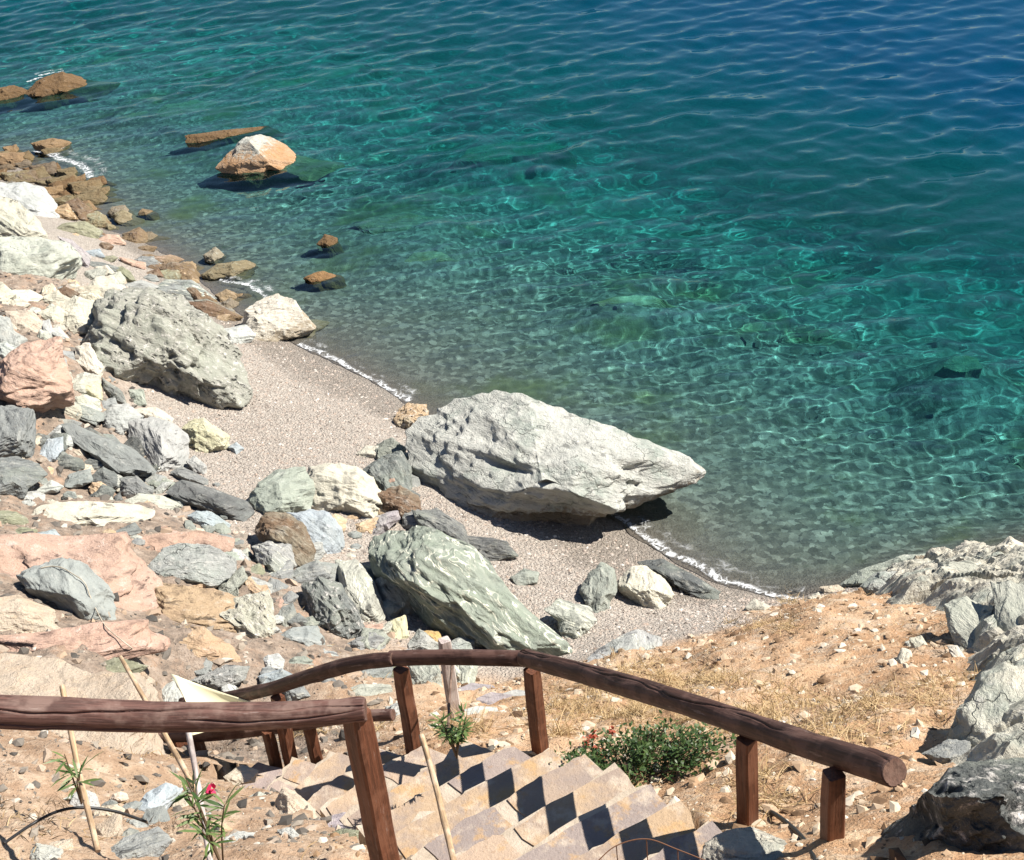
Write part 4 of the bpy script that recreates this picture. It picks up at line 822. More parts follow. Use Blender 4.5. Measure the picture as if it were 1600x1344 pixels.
# ---------------------------------------------------------------- stairs of mortared flagstones
def mat_flag(mortar=False):
    b = NB('mortar' if mortar else 'flagstone'); geo = b.n('ShaderNodeNewGeometry'); P = geo.outputs['Position']
    n = b.noise(P, 6, 6, .65).outputs[0]; n2 = b.noise(P, 30, 5, .65).outputs[0]; n3 = b.noise(P, 90, 3, .6).outputs[0]
    if mortar: c = b.ramp(n, [(.3, (.33, .27, .205)), (.55, (.46, .385, .305)), (.75, (.55, .48, .395))])
    else:
        at = b.n('ShaderNodeAttribute'); at.attribute_name = 'shade'
        c = b.ramp(at.outputs['Fac'], [(0, (.24, .205, .195)), (.3, (.33, .265, .235)), (.5, (.40, .285, .18)), (.75, (.44, .325, .23)), (1, (.33, .27, .26))])
        n0 = b.noise(P, 2.2, 4, .7).outputs[0]; c = b.mix(b.math('MULTIPLY', b.step(n0, .42, .62), .7), c, (.27, .22, .20)); c = b.mix(b.math('MULTIPLY', b.step(b.noise(P, 3.7, 4, .7).outputs[0], .55, .66), .7), c, (.46, .29, .14))
        c = b.mix(b.math('MULTIPLY', b.step(n, .5, .68), .6), c, (.56, .47, .37)); c = b.mix(b.math('MULTIPLY', b.step(n2, .58, .7), .5), c, (.30, .19, .12))
    c = b.mix(b.math('MULTIPLY', b.step(n3, .6, .72), .4), c, (.22, .17, .13))
    b.bsdf(c, .88, b.bump(b.math('ADD', n2, b.math('MULTIPLY', n3, .4)), .6, .018), .2); return b.m
M_MORTAR, M_FLAG = mat_flag(True), mat_flag(False)
stairs = empty('stone_staircase', (ST_F[4]+ST_N[4])/2, 'winding staircase of tan flagstones set in pale mortar beside the dark handrail', 'staircase')
ts = np.linspace(0, 1, NSTEP+1); SF, SN = _along(ST_F, ts), _along(ST_N, ts)
rs = np.random.default_rng(17)
def prism(bm, top, depth, bev=.0, jit=.0):
    up = [bm.verts.new(Vector(p)) for p in top]; lo = [bm.verts.new(Vector(np.array(p)-[0, 0, depth])) for p in top]; n = len(top)
    bm.faces.new(up); bm.faces.new(lo[::-1])
    for i in range(n): bm.faces.new([up[i], lo[i], lo[(i+1) % n], up[(i+1) % n]])
for i in range(NSTEP):
    z = (SF[i, 2]+SF[i+1, 2])/2+.012*rs.normal()
    def pt(u, v): # u along the tread (far->near edge), v down the flight
        a = SF[i]*(1-v)+SF[i+1]*v; b2 = SN[i]*(1-v)+SN[i+1]*v; p = a*(1-u)+b2*u; return np.array([p[0], p[1], z])
    bm = bmesh.new(); us = np.linspace(-.03-.05*rs.random(), 1.03, 9); ed = [pt(u, .0) for u in us]; fr = [pt(u, 1.0+.07*rs.normal()) for u in us]
    prism(bm, ed+fr[::-1], .42+.5*(i > 7)); bmesh.ops.recalc_face_normals(bm, faces=bm.faces)
    me = bpy.data.meshes.new('step'); bm.to_mesh(me); bm.free(); so_ = hang(link('step', me, M_MORTAR), stairs)
    bm = bmesh.new(); k = rs.integers(1, 3); cuts = np.sort(np.r_[-.05, 1, np.clip(np.linspace(0, 1, k+1)[1:-1]+rs.normal(size=k-1)*.09, .1, .9)]); sh = []
    for j in range(k):
        u0, u1 = cuts[j]+(.05*rs.random()+.015)*(j > 0), cuts[j+1]-.05*rs.random()-.015; v0, v1 = .04+.20*rs.random(), 1.0-.10*rs.random()**2
        m_ = 9; uu = np.linspace(0, 1, m_); ja = .035*np.cumsum(rs.normal(size=m_))*.5; jb = .02*rs.normal(size=m_); taper = .10*rs.normal(size=2)
        lowe = [(u0+(u1-u0)*q, max(v0+ja[t_]-ja.mean()+.10*(2*q-1)**4, -.03)) for t_, q in enumerate(uu)]; upe = [(u0+(u1-u0)*q, v1+jb[t_]-.06*(2*q-1)**6) for t_, q in list(enumerate(uu))[::-1]]
        mid1 = [(u1+.012*rs.normal()+.03*taper[0], v) for v in (.35, .65)]; mid0 = [(u0+.012*rs.normal()+.03*taper[1], v) for v in (.65, .35)]
        pol = lowe+mid1+upe+mid0
        n0 = len(bm.verts); hz = .007+.005*rs.random(); tl = 0; top = [pt(a, c)+[0, 0, hz+tl*(a-.5)*.3] for a, c in pol]; prism(bm, top, .05); sh += [rs.random()]*(len(bm.verts)-n0)
    bmesh.ops.recalc_face_normals(bm, faces=bm.faces)
    me = bpy.data.meshes.new('flagstones'); bm.to_mesh(me); bm.free(); fattr(me, 'shade', sh)
    fo = link('flagstones', me, M_FLAG); fo.parent = so_
# a shoulder of mortar with set stones widens the flight on its open side
def shoulder():
    n, m = 90, 16; T_ = np.linspace(.10, .98, n); A = _along(ST_F, T_); Bn = _along(ST_N, T_); V = []
    for k in range(m):
        f = k/(m-1); wd = .50*(.35+.65*smooth01(T_, .10, .35))*(1-.6*smooth01(T_, .72, .98)); d = (Bn-A); d[:, 2] = 0; d /= np.linalg.norm(d, axis=1)[:, None]
        q = Bn+d*(f*wd-.06)[:, None]; p = np.c_[q[:, 0], q[:, 1], 0*T_]
        q[:, 2] = Bn[:, 2]-.07-.30*f*f+.09*fbm(p*3.2, 4)+.05*ridged(p*5.5, 2)-.35*(k == m-1); V.append(q)
    idx = np.arange(n*m).reshape(m, n); Fc = np.stack([idx[:-1, :-1], idx[:-1, 1:], idx[1:, 1:], idx[1:, :-1]], 2).reshape(-1, 4)
    hang(link('mortar_edging', mesh_np('mortar_edging', np.concatenate(V), Fc), M_MORTAR), stairs)
shoulder()
# mortared stone edging on the open side of the stairs
for k in range(22):
    t = .16+.037*k; p = _along(ST_N, np.array([t]))[0]+np.array([-.16+.10*rs.normal(), -.20+.10*rs.normal(), -.04-.05*rs.random()])
    q = p-CAM; d = np.linalg.norm(q); qq = q@cf; x0 = 800+FPX*(q@cr)/qq; y0 = 672-FPX*(q@cu)/qq; s = (24+16*rs.random())
    rock('stone', 'rough stone set in mortar along the open edge of the stairs', [(x0+s*1.25*cos(a)*(.85+.3*rs.random()), y0+s*.62*sin(a)*(.8+.3*rs.random())) for a in np.arange(7)*2*pi/7], ['sand', 'lgrey', 'tan', 'purple'][k % 4], 'cream', 'stone', 'edging stones of the stairs', dist=d, level=4, tilt=1.0, thick=.35)
for x0, y0, s, c, lb in ((745, 1082, 28, 'purple', 'lilac paving slab on the path below the stairs, nearest the gravel'), (775, 1096, 26, 'purple', 'pinkish paving slab in the middle of the path below the stairs'), (752, 1115, 26, 'lgrey', 'pale paving slab on the path closest to the oleander'), (810, 1088, 22, 'lgrey', 'small paving slab at the right side of the path')):
    rock('slab', lb, [(x0+s*1.2*cos(a), y0+s*.5*sin(a)*(.9+.2*rs.random())) for a in np.arange(6)*pi/3+.3], c, 'smooth', 'paving slab', 'paving slabs of the beach path', thick=.18, rough=.4, sink=.15, top=.25)
# ---------------------------------------------------------------- canes, hoses, cord, wire
def cane(pts, r, label, name='cane', cat='cane', mat=None, group='canes propping the plants', **kw):
    o = tube([D(*p) for p in pts], r, name, mat or M_CANE, nseg=kw.pop('nseg', 40), sides=10, wob=.10, knots=kw.pop('knots', 8), seed=kw.pop('seed', 1)); return tag(o, label, cat, group)
cane([(97, 1072, 8.9), (122, 1200, 8.65), (153, 1330, 8.35)], .0165, 'pale upright cane in the left rubble with an oleander seedling tied to it', seed=61)
cane([(188, 1026, 9.4), (250, 1135, 8.9), (311, 1243, 8.4)], [.012, .016, .019], 'pale slanting cane that crosses behind the front log towards the pink flower', seed=62)
cane([(293, 1136, 8.3), (310, 1230, 8.15), (329, 1350, 7.95)], .0165, 'greyish upright cane next to the pink flower', seed=63, mat=M_GREYWOOD)
cane([(659, 1150, 8.2), (684, 1240, 7.8), (712, 1360, 7.2)], [.017, .016, .017], 'broken-topped pale cane standing in front of the stairs', seed=64)
cane([(706, 1040, 11.2), (702, 1095, 10.9), (700, 1150, 10.6)], .010, 'thin dark stick tied to the oleander below the bent rail', mat=M_CANE_D, seed=65)
M_HOSE = NB('black_hose'); M_HOSE.bsdf((.018, .018, .02), .45, None, .4); M_HOSE = M_HOSE.m
def on_ground(x, y, up=.0): p = CAM+ray(x, y)*(hit(x, y)-up*1.6); return p
def gtube(pts, r, name, label, cat, mat, up=.01, group=None, n=60, **kw):
    o = tube([on_ground(x, y, up) for x, y in pts], r, name, mat, nseg=n, sides=8, **kw); return tag(o, label, cat, group)
tag(tube([D(6, 1318, 8.55), D(50, 1288, 8.75), D(90, 1268, 8.75), D(130, 1262, 8.75), D(180, 1268, 8.8), D(228, 1284, 8.9)], .009, 'hose', M_HOSE, nseg=60, sides=8), 'black irrigation hose arching through the lower left rubble', 'hose', 'irrigation hoses')
gtube([(1192, 1262), (1215, 1275), (1240, 1295), (1262, 1320), (1276, 1350)], .014, 'hose', 'black irrigation hose curling on the dirt between the two end posts', 'hose', M_HOSE, .05, 'irrigation hoses')
gtube([(1118, 1212), (1140, 1222), (1160, 1236), (1170, 1250)], .011, 'hose', 'short black hose end coming out of the right side of the bush', 'hose', M_HOSE, .05, 'irrigation hoses')
gtube([(766, 1178), (790, 1180), (812, 1186), (836, 1190)], .011, 'hose', 'short black hose on the soil behind the stairs', 'hose', M_HOSE, .05, 'irrigation hoses')
M_WIRE = NB('rusty_wire'); M_WIRE.bsdf((.16, .075, .04), .7); M_WIRE = M_WIRE.m
wf = empty('wire_fence', D(1010, 1340, 6.6), 'thin rusty wire border hoops at the bottom of the stairs view', 'wire fence')
hang(tube([D(928, 1352, 6.5), D(962, 1322, 6.5), D(1010, 1311, 6.5), D(1060, 1328, 6.5), D(1120, 1352, 6.5)], .0028, 'hoop', M_WIRE, nseg=40, sides=6), wf)
for x, y in ((963, 1321), (1010, 1311), (1059, 1328)): hang(tube([D(x, y, 6.5), D(x, y, 6.5)-np.array([0, 0, .25])], .0026, 'upright', M_WIRE, nseg=4, sides=6), wf)
# ---------------------------------------------------------------- shade sail
def sail():
    T, A, Bp = D(266, 1052, 13.0), D(296, 1150, 12.3), D(482, 1120, 12.15); n = 26; V = []; idx = {}
    for i in range(n+1):
        for j in range(n+1-i):
            a, b2 = i/n, j/n; c = 1-a-b2; p = T*c+A*a+Bp*b2; g = (T+A+Bp)/3
            pull = .55*(a*b2*c*27)**0+0; p = p+(g-p)*(.30*4*(a*c*(1-b2)**2+b2*c*(1-a)**2+a*b2*(1-c)**2)*.6)*(1-27*a*b2*c)
            p = p+np.array([0, 0, -.10*27*a*b2*c]); idx[i, j] = len(V); V.append(p)
    Fc = []
    for i in range(n):
        for j in range(n-i):
            Fc.append((idx[i, j], idx[i+1, j], idx[i, j+1]))
            if j < n-i-1: Fc.append((idx[i+1, j], idx[i+1, j+1], idx[i, j+1]))
    b = NB('sail_cloth'); geo = b.n('ShaderNodeNewGeometry'); nn = b.noise(geo.outputs['Position'], 220, 2).outputs[0]
    b.bsdf(b.mix(nn, (.74, .68, .46), (.80, .75, .54)), .8, b.bump(nn, .2, .002), .1)
    me = mesh_np('shade_sail', np.array(V), np.array(Fc)); o = link('shade_sail', me, b.m)
    md = o.modifiers.new('thick', 'SOLIDIFY'); md.thickness = .004
    tag(o, 'cream triangular shade sail with one corner pulled up, behind the handrails', 'shade sail')
sail()
# ---------------------------------------------------------------- the rock outcrop on the right: one rugged mass breaking through the slope
def outcrop(label, pts, seed, amp, lift, col, step=.030):
    poly = np.array([(CAM+ray(x, y)*hit(x, y))[:2] for x, y in pts]); lo, hi = poly.min(0)-.2, poly.max(0)+.2
    x, y, Fc = grid_sheet(np.arange(lo[0], hi[0], step), np.arange(lo[1], hi[1], step)); P2 = np.stack([x, y], 1); ins = np.zeros(len(x), bool); dist = np.full(len(x), 9.0)
    for a, c in zip(poly, np.roll(poly, -1, 0)):
        cross = (a[1] > y) != (c[1] > y); xi = (c[0]-a[0])*(y-a[1])/(c[1]-a[1]+1e-12)+a[0]; ins ^= cross & (x < xi)
        t = np.clip(((P2-a)@(c-a))/((c-a)@(c-a)), 0, 1); dist = np.minimum(dist, np.linalg.norm(P2-a-t[:, None]*(c-a), axis=1))
    s = np.where(ins, dist, -dist); z0 = tz(x, y); p = np.stack([x, y, z0], 1)
    wp = p+.35*np.stack([noise(p*1.3), noise(p*1.3+9), noise(p*1.3+19)], 1); u = wp@np.array([.55, .45, .70])
    k = u*3.2+.5*noise(p*1.1+3); st = np.floor(k)+smooth01(k-np.floor(k), .1, .45)
    cell = np.sin(np.floor(k)*12.9898)*43758.5453; cell -= np.floor(cell)
    h = lift*smooth01(s, -.05, .45)+amp*(.8*ridged(p*.85+seed, 4)*.5+.35*fbm(p*2.6+seed, 4)+.20*ridged(wp*4.2+seed, 3)+.10*fbm(p*11, 3)+.30*(st-k)+.35*(cell-.5)) - amp*.9*np.exp(-(noise(wp*[1.1, 1.1, 1.6]+seed)/.05)**2)
    z = z0+h*smooth01(s, -.05, .25)-.35*smooth01(s, .02, -.15)
    keep = (s[Fc].max(1) > -.18); f = Fc[keep]; used, inv = np.unique(f, return_inverse=True); c0 = np.array([poly[:, 0].mean(), poly[:, 1].mean(), z0.mean()])
    V = np.stack([x, y, z], 1)[used]-c0; me = mesh_np('rock_outcrop', V, inv.reshape(f.shape), False); q = wp[used]
    vattr(me, 'sp', np.stack([q@np.array([.63, -.77, 0]), q@np.array([-.5, -.4, .75]), q@np.array([.55, .45, .70])], 1)+seed)
    o = link('rock_outcrop', me, MR['white'] if col == 'cream' else MR['schist'], loc=c0); o.color = (*CO[col], 1); tag(o, label, 'outcrop', 'rock outcrops of the hillside'); o.cycles.is_caustics_receiver = True
outcrop('rugged cream rock outcrop breaking through the slope down the right edge', [(1345, 918), (1415, 895), (1500, 880), (1560, 872), (1660, 880), (1700, 1000), (1700, 1235), (1560, 1225), (1495, 1232), (1480, 1190), (1505, 1150), (1520, 1090), (1500, 1030), (1480, 970), (1440, 945), (1395, 950)], 3.3, .22, .13, 'cream')
# ---------------------------------------------------------------- plants
def leaf_mat(name, col, col2, rough=.45, trans=.25):
    b = NB(name); a = b.attr('shade'); c = b.mix(a, col, col2)
    p = b.n('ShaderNodeBsdfPrincipled'); b.put(p.inputs['Base Color'], c); p.inputs['Roughness'].default_value = rough; p.inputs['Specular IOR Level'].default_value = .35
    t = b.n('ShaderNodeBsdfTranslucent'); b.put(t.inputs['Color'], c); m = b.n('ShaderNodeMixShader'); m.inputs[0].default_value = trans
    b.put(m.inputs[1], p.outputs[0]); b.put(m.inputs[2], t.outputs[0]); b.t.links.new(m.outputs[0], b.out.inputs['Surface']); return b.m
M_BUSH = leaf_mat('bush_leaf', (.022, .055, .014), (.085, .135, .04)); M_OLE = leaf_mat('oleander_leaf', (.05, .10, .03), (.16, .22, .07))
M_RED = leaf_mat('red_flower', (.30, .05, .03), (.42, .13, .07)); M_PINKF = leaf_mat('pink_flower', (.70, .02, .10), (.85, .08, .20))
M_STEM = NB('green_brown_stem'); M_STEM.bsdf((.12, .08, .045), .8); M_STEM = M_STEM.m
def leaves(name, mat, base, dirs, length, width, parent, seed=0, bend=.25, nseg=3):
    """one mesh of many narrow, slightly folded leaves"""
    r = np.random.default_rng(seed); n = len(base); V = []; Fc = []; sh = []
    prof = np.array([.12, .9, 1.0, .02]) if nseg == 3 else np.array([.3, 1, .05])
    m = len(prof)
    d = dirs/np.linalg.norm(dirs, axis=1)[:, None]; side = np.cross(d, np.array([0, 0, 1.0])+r.normal(size=(n, 3))*.35); side /= np.linalg.norm(side, axis=1)[:, None]; nor = np.cross(side, d)
    ln = length*(.7+.6*r.random(n)); wd = width*(.75+.5*r.random(n)); shd = r.random(n)
    for k in range(m):
        f = k/(m-1); c = base+d*(ln*f)[:, None]-nor*(bend*ln*f*f)[:, None]*np.sign(nor[:, 2:3]+1e-6)
        for s in (-1, 1): V.append(c+side*(s*wd*.5*prof[k])[:, None])
    V = np.stack(V, 1).reshape(-1, 3); o = np.arange(n)[:, None]*(2*m)
    for k in range(m-1): Fc.append(np.concatenate([o+2*k, o+2*k+1, o+2*k+3, o+2*k+2], 1))
    me = mesh_np(name, V, np.concatenate(Fc)); fattr(me, 'shade', np.repeat(shd, 2*m)); return hang(link(name, me, mat), parent)
def bush():
    r = np.random.default_rng(5); c = on_ground(1000, 1207, .0); root = empty('bush', c, 'low dark green bush with a few brick-red flowers beside the stairs', 'bush')
    stems = []; bases = []; dirs = []; rv = cr/np.linalg.norm(cr[:2]); fwd = np.array([0, 1, 0])
    for k in range(105):
        a = r.random()*2*pi; R = r.random()**.6; tip = c+np.array([cos(a)*R*.78, sin(a)*R*.44, .0]); tip[2] = tzd(tip[0], tip[1])[0]+.06+.23*(1-R*R)*(.6+.6*r.random())+.05*r.random()
        st = c+(tip-c)*np.array([.45, .45, 0]); st[2] = tzd(st[0], st[1])[0]-.02; mid = (st+tip)/2+np.array([0, 0, .06]); stems.append((st, mid, tip))
        for j in range(30):
            f = .25+.78*r.random(); p = st*(1-f)**2+2*mid*f*(1-f)+tip*f*f; bases.append(p+r.normal(size=3)*[.035, .035, .028]); dd = r.normal(size=3); dd[2] = abs(dd[2])+.1; dirs.append(dd)
    leaves('leaves', M_BUSH, np.array(bases), np.array(dirs), .036, .016, root, 3)
    V = []; Fc = []
    for st, mid, tip in stems:
        for i in range(4):
            f0, f1 = i/4, (i+1)/4; q = [st*(1-f)**2+2*mid*f*(1-f)+tip*f*f for f in (f0, f1)]; n0 = len(V); w_ = .004
            for p in q: V += [p+[w_, 0, 0], p+[-w_*.5, w_*.8, 0], p+[-w_*.5, -w_*.8, 0]]
            Fc += [(n0+k, n0+(k+1) % 3, n0+3+(k+1) % 3, n0+3+k) for k in range(3)]
    hang(link('stem', mesh_np('stem', np.array(V), np.array(Fc)), M_STEM), root)['kind'] = 'stuff'
    for px, py in ((920, 1160), (930, 1172), (938, 1182), (956, 1142), (926, 1150), (1046, 1168), (950, 1215), (945, 1225), (940, 1190)):
        p = CAM+ray(px, py)*(hit(px, py)-.40); n = 34; dd = r.normal(size=(n, 3)); dd[:, 2] = np.abs(dd[:, 2])
        leaves('flower', M_RED, p+r.normal(size=(n, 3))*[.016, .016, .022], dd, .028, .020, root, int(px))
bush()
def oleander(px, py, d, h, label, tips=5, flower=False, lean=0.0, seed=0, ln=.085, nl=20):
    r = np.random.default_rng(seed); c = D(px, py, d); root = empty('oleander', c, label, 'oleander', 'young oleanders'); base, dirs = [], []
    for k in range(tips):
        a = r.random()*2*pi; tip = c+np.array([cos(a)*h*.28+lean, sin(a)*h*.28, h*(.65+.45*r.random())]); mid = (c+tip)/2+np.array([0, 0, .05*h])
        hang(tube([c-[0, 0, .08], mid, tip], [.006, .005, .003], 'stem', M_STEM, nseg=10, sides=6), root)
        for j in range(nl):
            f = .35+.65*r.random(); p = c*(1-f)**2+2*mid*f*(1-f)+tip*f*f; a = r.random()*2*pi; base.append(p); dirs.append(np.array([cos(a), sin(a), .35+.7*f*r.random()]))
    leaves('leaves', M_OLE, np.array(base), np.array(dirs), ln, .015, root, seed+1, .3)
    if flower:
        p = D(328, 1238, d-.15); n = 16; dd = r.normal(size=(n, 3)); leaves('flower', M_PINKF, p+r.normal(size=(n, 3))*.008, dd, .032, .028, root, 9, .1)
oleander(122, 1240, 8.65, .24, 'small oleander seedling with drooping leaves tied to the left pale cane', 3, seed=3, ln=.13, nl=7)
oleander(345, 1345, 7.9, .52, 'leggy oleander with one bright pink flower beside the greyish cane', 5, True, -.02, 4, .12, 13)
oleander(712, 1172, 10.2, .36, 'bushy little oleander growing behind the stairs below the bent rail', 8, seed=7)
# ---------------------------------------------------------------- loose cover: gravel, pebbles, dry grass, foam
def scatter_mesh(name, pts, size, mat, kind_label, seed, flat=.6, vary=.5, label=None, zoff=0.0):
    r = np.random.default_rng(seed); V0, F0 = ico(1); n = len(pts); 
    S = size*(1+vary*(r.random(n)-.5)*2) if np.isscalar(size) else size
    k = len(V0); jit = 1+.28*r.normal(size=(n, k)); ang = r.random(n)*2*pi; ca, sa = np.cos(ang), np.sin(ang)
    X = V0[None]*jit[..., None]*S[:, None, None]*np.stack([1+.35*r.random(n), .7+.3*r.random(n), flat*(.6+.6*r.random(n))], 1)[:, None, :]
    W = np.stack([X[..., 0]*ca[:, None]-X[..., 1]*sa[:, None], X[..., 0]*sa[:, None]+X[..., 1]*ca[:, None], X[..., 2]], 2)+pts[:, None, :]
    Fc = (F0[None]+(np.arange(n)*k)[:, None, None]).reshape(-1, 3)
    me = mesh_np(name, W.reshape(-1, 3), Fc, False); fattr(me, 'shade', np.repeat(r.random(n), k)); o = link(name, me, mat); o['kind'] = 'stuff'; return o
def stone_mat(name, stops):
    b = NB(name); geo = b.n('ShaderNodeNewGeometry'); c = b.ramp(b.attr('shade'), stops); n = b.noise(geo.outputs['Position'], 60, 3).outputs[0]
    c = b.mix(b.math('MULTIPLY', b.step(n, .5, .7), .4), c, b.mix(1, c, (.5, .5, .5), 'MULTIPLY')); b.bsdf(c, .85, None, .2); return b.m
M_PEB = stone_mat('pebble', [(0, (.15, .13, .115)), (.2, (.33, .28, .24)), (.5, (.46, .385, .33)), (.7, (.40, .31, .25)), (.88, (.50, .44, .39)), (1, (.60, .56, .51))])
M_GRAV = stone_mat('gravel', [(0, (.10, .06, .035)), (.3, (.30, .19, .11)), (.55, (.48, .36, .25)), (.8, (.50, .42, .32)), (1, (.56, .52, .45))])
M_RUB = stone_mat('rubble', [(0, (.06, .055, .05)), (.35, (.16, .14, .12)), (.6, (.29, .25, .205)), (.8, (.38, .27, .19)), (1, (.50, .47, .41))])
rp = np.random.default_rng(3)
def spots(n, x0, x1, y0, y1, cond):
    out = []
    while sum(map(len, out)) < n:
        x = x0+(x1-x0)*rp.random(n*2); y = y0+(y1-y0)*rp.random(n*2); z = tz(x, y); ok = cond(x, y, z)
        zz = carve(x, y, z+ground_detail(x, y, z)); out.append(np.stack([x, y, zz], 1)[ok])
        if not ok.any(): break
    return np.concatenate(out)[:n]
pp = spots(30000, -8, 4.2, 12.2, 24, lambda x, y, z: (beachness(x, y, z) > .6) & (z > .05) & (z < 1.9))
dark_ = np.where(pp[:, 2] < .25, .5, 1)
scatter_mesh('pebbles', pp, .007+.022*rp.random(len(pp))**6, M_PEB, '', 8)
pp = spots(17000, -5, 7.5, 3.2, 14.2, lambda x, y, z: (beachness(x, y, z) < .5) & (z > .4) & (rubble(x, y) < .5))
scatter_mesh('gravel', pp, .006+.050*rp.random(len(pp))**8, M_GRAV, '', 9, .5)
pp = spots(9000, -11, -1.5, 8.5, 27, lambda x, y, z: (z > .3) & ((rubble(x, y) > .4) | (z > 1)) & (beachness(x, y, z) < .8))
scatter_mesh('rubble', pp, .010+.075*rp.random(len(pp))**6, M_RUB, '', 10, .6)
pp = spots(2600, -4.6, -.3, 3.5, 8.6, lambda x, y, z: z > 4)
scatter_mesh('rubble', pp, .008+.045*rp.random(len(pp))**6, M_RUB, '', 12, .7)
M_STRAW = leaf_mat('dry_grass', (.40, .27, .13), (.62, .47, .27), .7, .3)
M_BRUSH = leaf_mat('dead_brush', (.075, .05, .032), (.22, .15, .09), .8, .1)
def grass(name, centers, per, length, spread, seed, lean=.9, mat=None):
    r = np.random.default_rng(seed); c = np.repeat(centers, per, 0)+np.c_[r.normal(size=(len(centers)*per, 2))*spread, np.zeros(len(centers)*per)]
    z = tz(c[:, 0], c[:, 1]); c[:, 2] = carve(c[:, 0].copy(), c[:, 1].copy(), z+ground_detail(c[:, 0], c[:, 1], z))-.01; d = r.normal(size=(len(c), 3))*[lean, lean, .3]; d[:, 2] = np.abs(d[:, 2])+.35
    root = bpy.data.objects.new('x', None); root.location = (0, 0, 0)
    n = len(c); ln = length*(.4+r.random(n)); dd = d/np.linalg.norm(d, axis=1)[:, None]; sd_ = np.cross(dd, r.normal(size=(n, 3))); sd_ /= np.linalg.norm(sd_, axis=1)[:, None]; V = []
    for k, w_ in ((0, .0034), (1, .0028), (2, .0006)):
        f = k/2; p = c+dd*(ln*f)[:, None]-np.array([0, 0, .35])*(ln*f*f)[:, None]
        V += [p-sd_*w_, p+sd_*w_]
    V = np.stack(V, 1).reshape(-1, 3); o = np.arange(n)[:, None]*6; Fc = np.concatenate([np.concatenate([o, o+1, o+3, o+2], 1), np.concatenate([o+2, o+3, o+5, o+4], 1)])
    me = mesh_np(name, V, Fc); fattr(me, 'shade', np.repeat(r.random(n), 6)); ob = link(name, me, mat or M_STRAW); ob['kind'] = 'stuff'; bpy.data.objects.remove(root); return ob
def patch(lst):
    out = []
    for x, y, n, sx, sy in lst:
        for k in range(n): out.append(on_ground(x+rp.normal()*sx, y+rp.normal()*sy))
    return np.array(out)
grass('dry_grass', patch([(1050, 1080, 30, 80, 20), (980, 1110, 26, 50, 18), (1130, 1130, 26, 70, 18), (1240, 1110, 16, 50, 16), (900, 1120, 14, 25, 15), (1010, 1060, 12, 40, 10), (1300, 1160, 12, 40, 15), (1240, 940, 5, 8, 6), (1190, 985, 8, 30, 8), (1480, 1080, 8, 20, 25), (1200, 1250, 8, 30, 20), (960, 1240, 6, 25, 8), (1400, 1130, 8, 40, 15)]), 50, .17, .075, 21)
grass('dry_grass', patch([(510, 1140, 6, 20, 8), (470, 1150, 4, 12, 6), (730, 1160, 8, 25, 8), (580, 1150, 3, 10, 6), (870, 1150, 4, 10, 12)]), 22, .30, .05, 22, .5)
grass('dry_grass', spots(110, -4, 6.5, 4, 13.5, lambda x, y, z: (beachness(x, y, z) < .4) & (z > .8)), 22, .10, .12, 23)
grass('dead_brush', patch([(1190, 985, 12, 40, 9), (1240, 975, 5, 12, 5), (1040, 1025, 8, 35, 8), (900, 1090, 6, 20, 10), (730, 1150, 9, 35, 10), (60, 1300, 10, 50, 18), (230, 1300, 8, 50, 15), (1480, 1010, 5, 12, 20), (1300, 1150, 8, 60, 15), (1400, 1000, 6, 50, 25), (960, 1235, 7, 40, 8), (1230, 1260, 6, 40, 20)]), 26, .10, .05, 31, 1.2, M_BRUSH)
# twigs caught in the grass, the cord over the slate boulder
M_TWIG = mat_paint('dry_twig', (.20, .14, .10), (.34, .26, .20), .85)
for k, (x0, y0, x1, y1) in enumerate([(1150, 985, 1215, 965), (1165, 1000, 1232, 978), (1090, 1050, 1150, 1035), (1165, 1030, 1230, 1008), (900, 1112, 940, 1086), (1210, 1212, 1265, 1206)]):
    gtube([(x0, y0), ((x0+x1)/2, (y0+y1)/2-4), (x1, y1)], .006, 'twig', 'dry twig lying in the straw of the dirt slope', 'twig', M_TWIG, .04, 'twigs in the dry grass', 16)
dg = bpy.context.evaluated_depsgraph_get(); dg.update()
def surf(x, y, lift=.035):
    ok, loc, *_ = scene.ray_cast(dg, Vector(CAM+ray(x, y)*4), Vector(ray(x, y))); return np.array(loc)-ray(x, y)*lift
tag(tube([surf(x, y) for x, y in ((64, 888), (78, 885), (96, 887), (114, 897), (132, 910), (140, 930), (150, 952), (163, 976), (182, 994), (205, 1012), (222, 1026))], .006, 'cord', M_CORD, nseg=60, sides=6), 'pale thin cord running over the round slate boulder and down the ledge', 'cord')
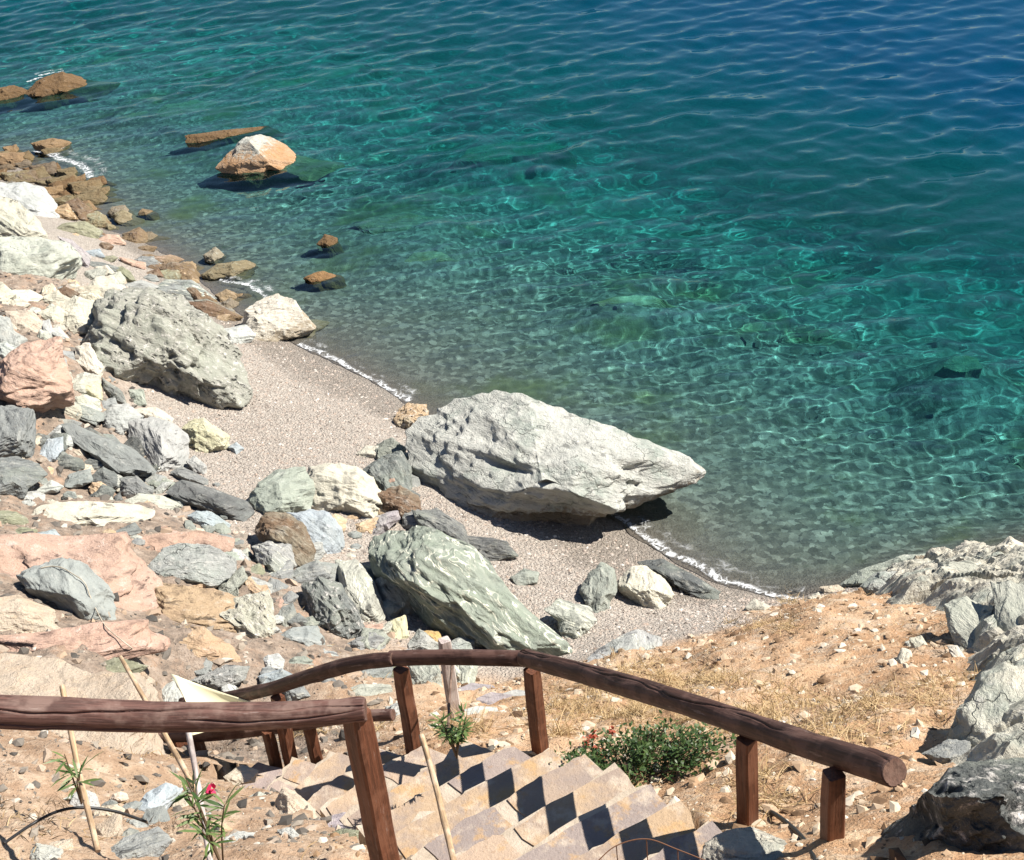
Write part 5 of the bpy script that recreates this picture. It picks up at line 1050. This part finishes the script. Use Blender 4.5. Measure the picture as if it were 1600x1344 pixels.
def mat_foam():
    b = NB('foam'); geo = b.n('ShaderNodeNewGeometry'); P = geo.outputs['Position']; e = b.attr('edge')
    wv = b.vadd(P, b.vmul(b.noise(P, 6, 4).outputs['Color'], (.35, .35, 0)))
    v = b.vor(wv, 8, 'DISTANCE_TO_EDGE').outputs['Distance']; n = b.noise(P, 3.2, 4, .6).outputs[0]; n2 = b.noise(P, 34, 4, .65).outputs[0]
    lace = b.math('ADD', b.step(v, .16, .0), b.math('MULTIPLY', b.step(n2, .35, .75), .45))
    a = b.math('MULTIPLY', lace, b.step(b.math('ADD', n, b.math('MULTIPLY', e, .50)), .60, 1.05)); a = b.math('MINIMUM', a, 1.0)
    d = b.n('ShaderNodeBsdfDiffuse'); d.inputs['Color'].default_value = (.78, .80, .82, 1); t = b.n('ShaderNodeBsdfTransparent'); m = b.n('ShaderNodeMixShader')
    b.put(m.inputs[0], b.math('MULTIPLY', a, .72)); b.put(m.inputs[1], t.outputs[0]); b.put(m.inputs[2], d.outputs[0]); b.t.links.new(m.outputs[0], b.out.inputs['Surface']); return b.m
M_FOAM = mat_foam()
def foam(px, w0, w1, seed):
    P, t = smooth_path([Zp(x, y, 0) for x, y in px], 160); T = np.gradient(P, axis=0); Nn = np.stack([T[:, 1], -T[:, 0], 0*T[:, 0]], 1); Nn /= np.linalg.norm(Nn, axis=1)[:, None]
    Nn *= np.sign((Nn@np.array([.75, .65, 0])))[:, None]; V = []; E = []; K = 16
    P = P+Nn*(.10*fbm(np.stack([t*1.1, 0*t+seed, 0*t], 1), 3))[:, None]
    wd = w0+(w1-w0)*(.5+fbm(np.stack([t*.8, 0*t, 0*t+seed], 1), 2))
    for k in range(K):
        f = k/(K-1); q = P+Nn*(f*wd)[:, None]; zb = tz(q[:, 0], q[:, 1]); zw = wave_h(q[:, 0], q[:, 1], -zb)
        q[:, 2] = np.maximum(zb+.018, zw+.012); V.append(q); E.append(np.full(len(t), np.exp(-((f-.12)/.10)**2)*1.2*(f > 0)+.55*np.exp(-((f-.45)/.16)**2)-.3*f))
    n = len(t); idx = np.arange(n*K).reshape(K, n); Fc = np.stack([idx[:-1, :-1], idx[:-1, 1:], idx[1:, 1:], idx[1:, :-1]], 2).reshape(-1, 4)
    me = mesh_np('foam', np.concatenate(V), Fc); fattr(me, 'edge', np.concatenate(E)); o = link('foam', me, M_FOAM); o['kind'] = 'stuff'
foam([(462, 541), (500, 556), (530, 571), (560, 585), (595, 607), (632, 632)], .4, .8, 2)
foam([(950, 806), (985, 832), (1040, 868), (1085, 890), (1120, 910), (1170, 926), (1245, 944)], .45, .9, 5)
foam([(50, 238), (85, 250), (120, 262), (135, 280)], .9, 1.4, 9)
foam([(40, 128), (70, 118), (100, 112)], .5, .8, 11)
foam([(340, 440), (385, 448), (410, 470)], .5, .8, 13)
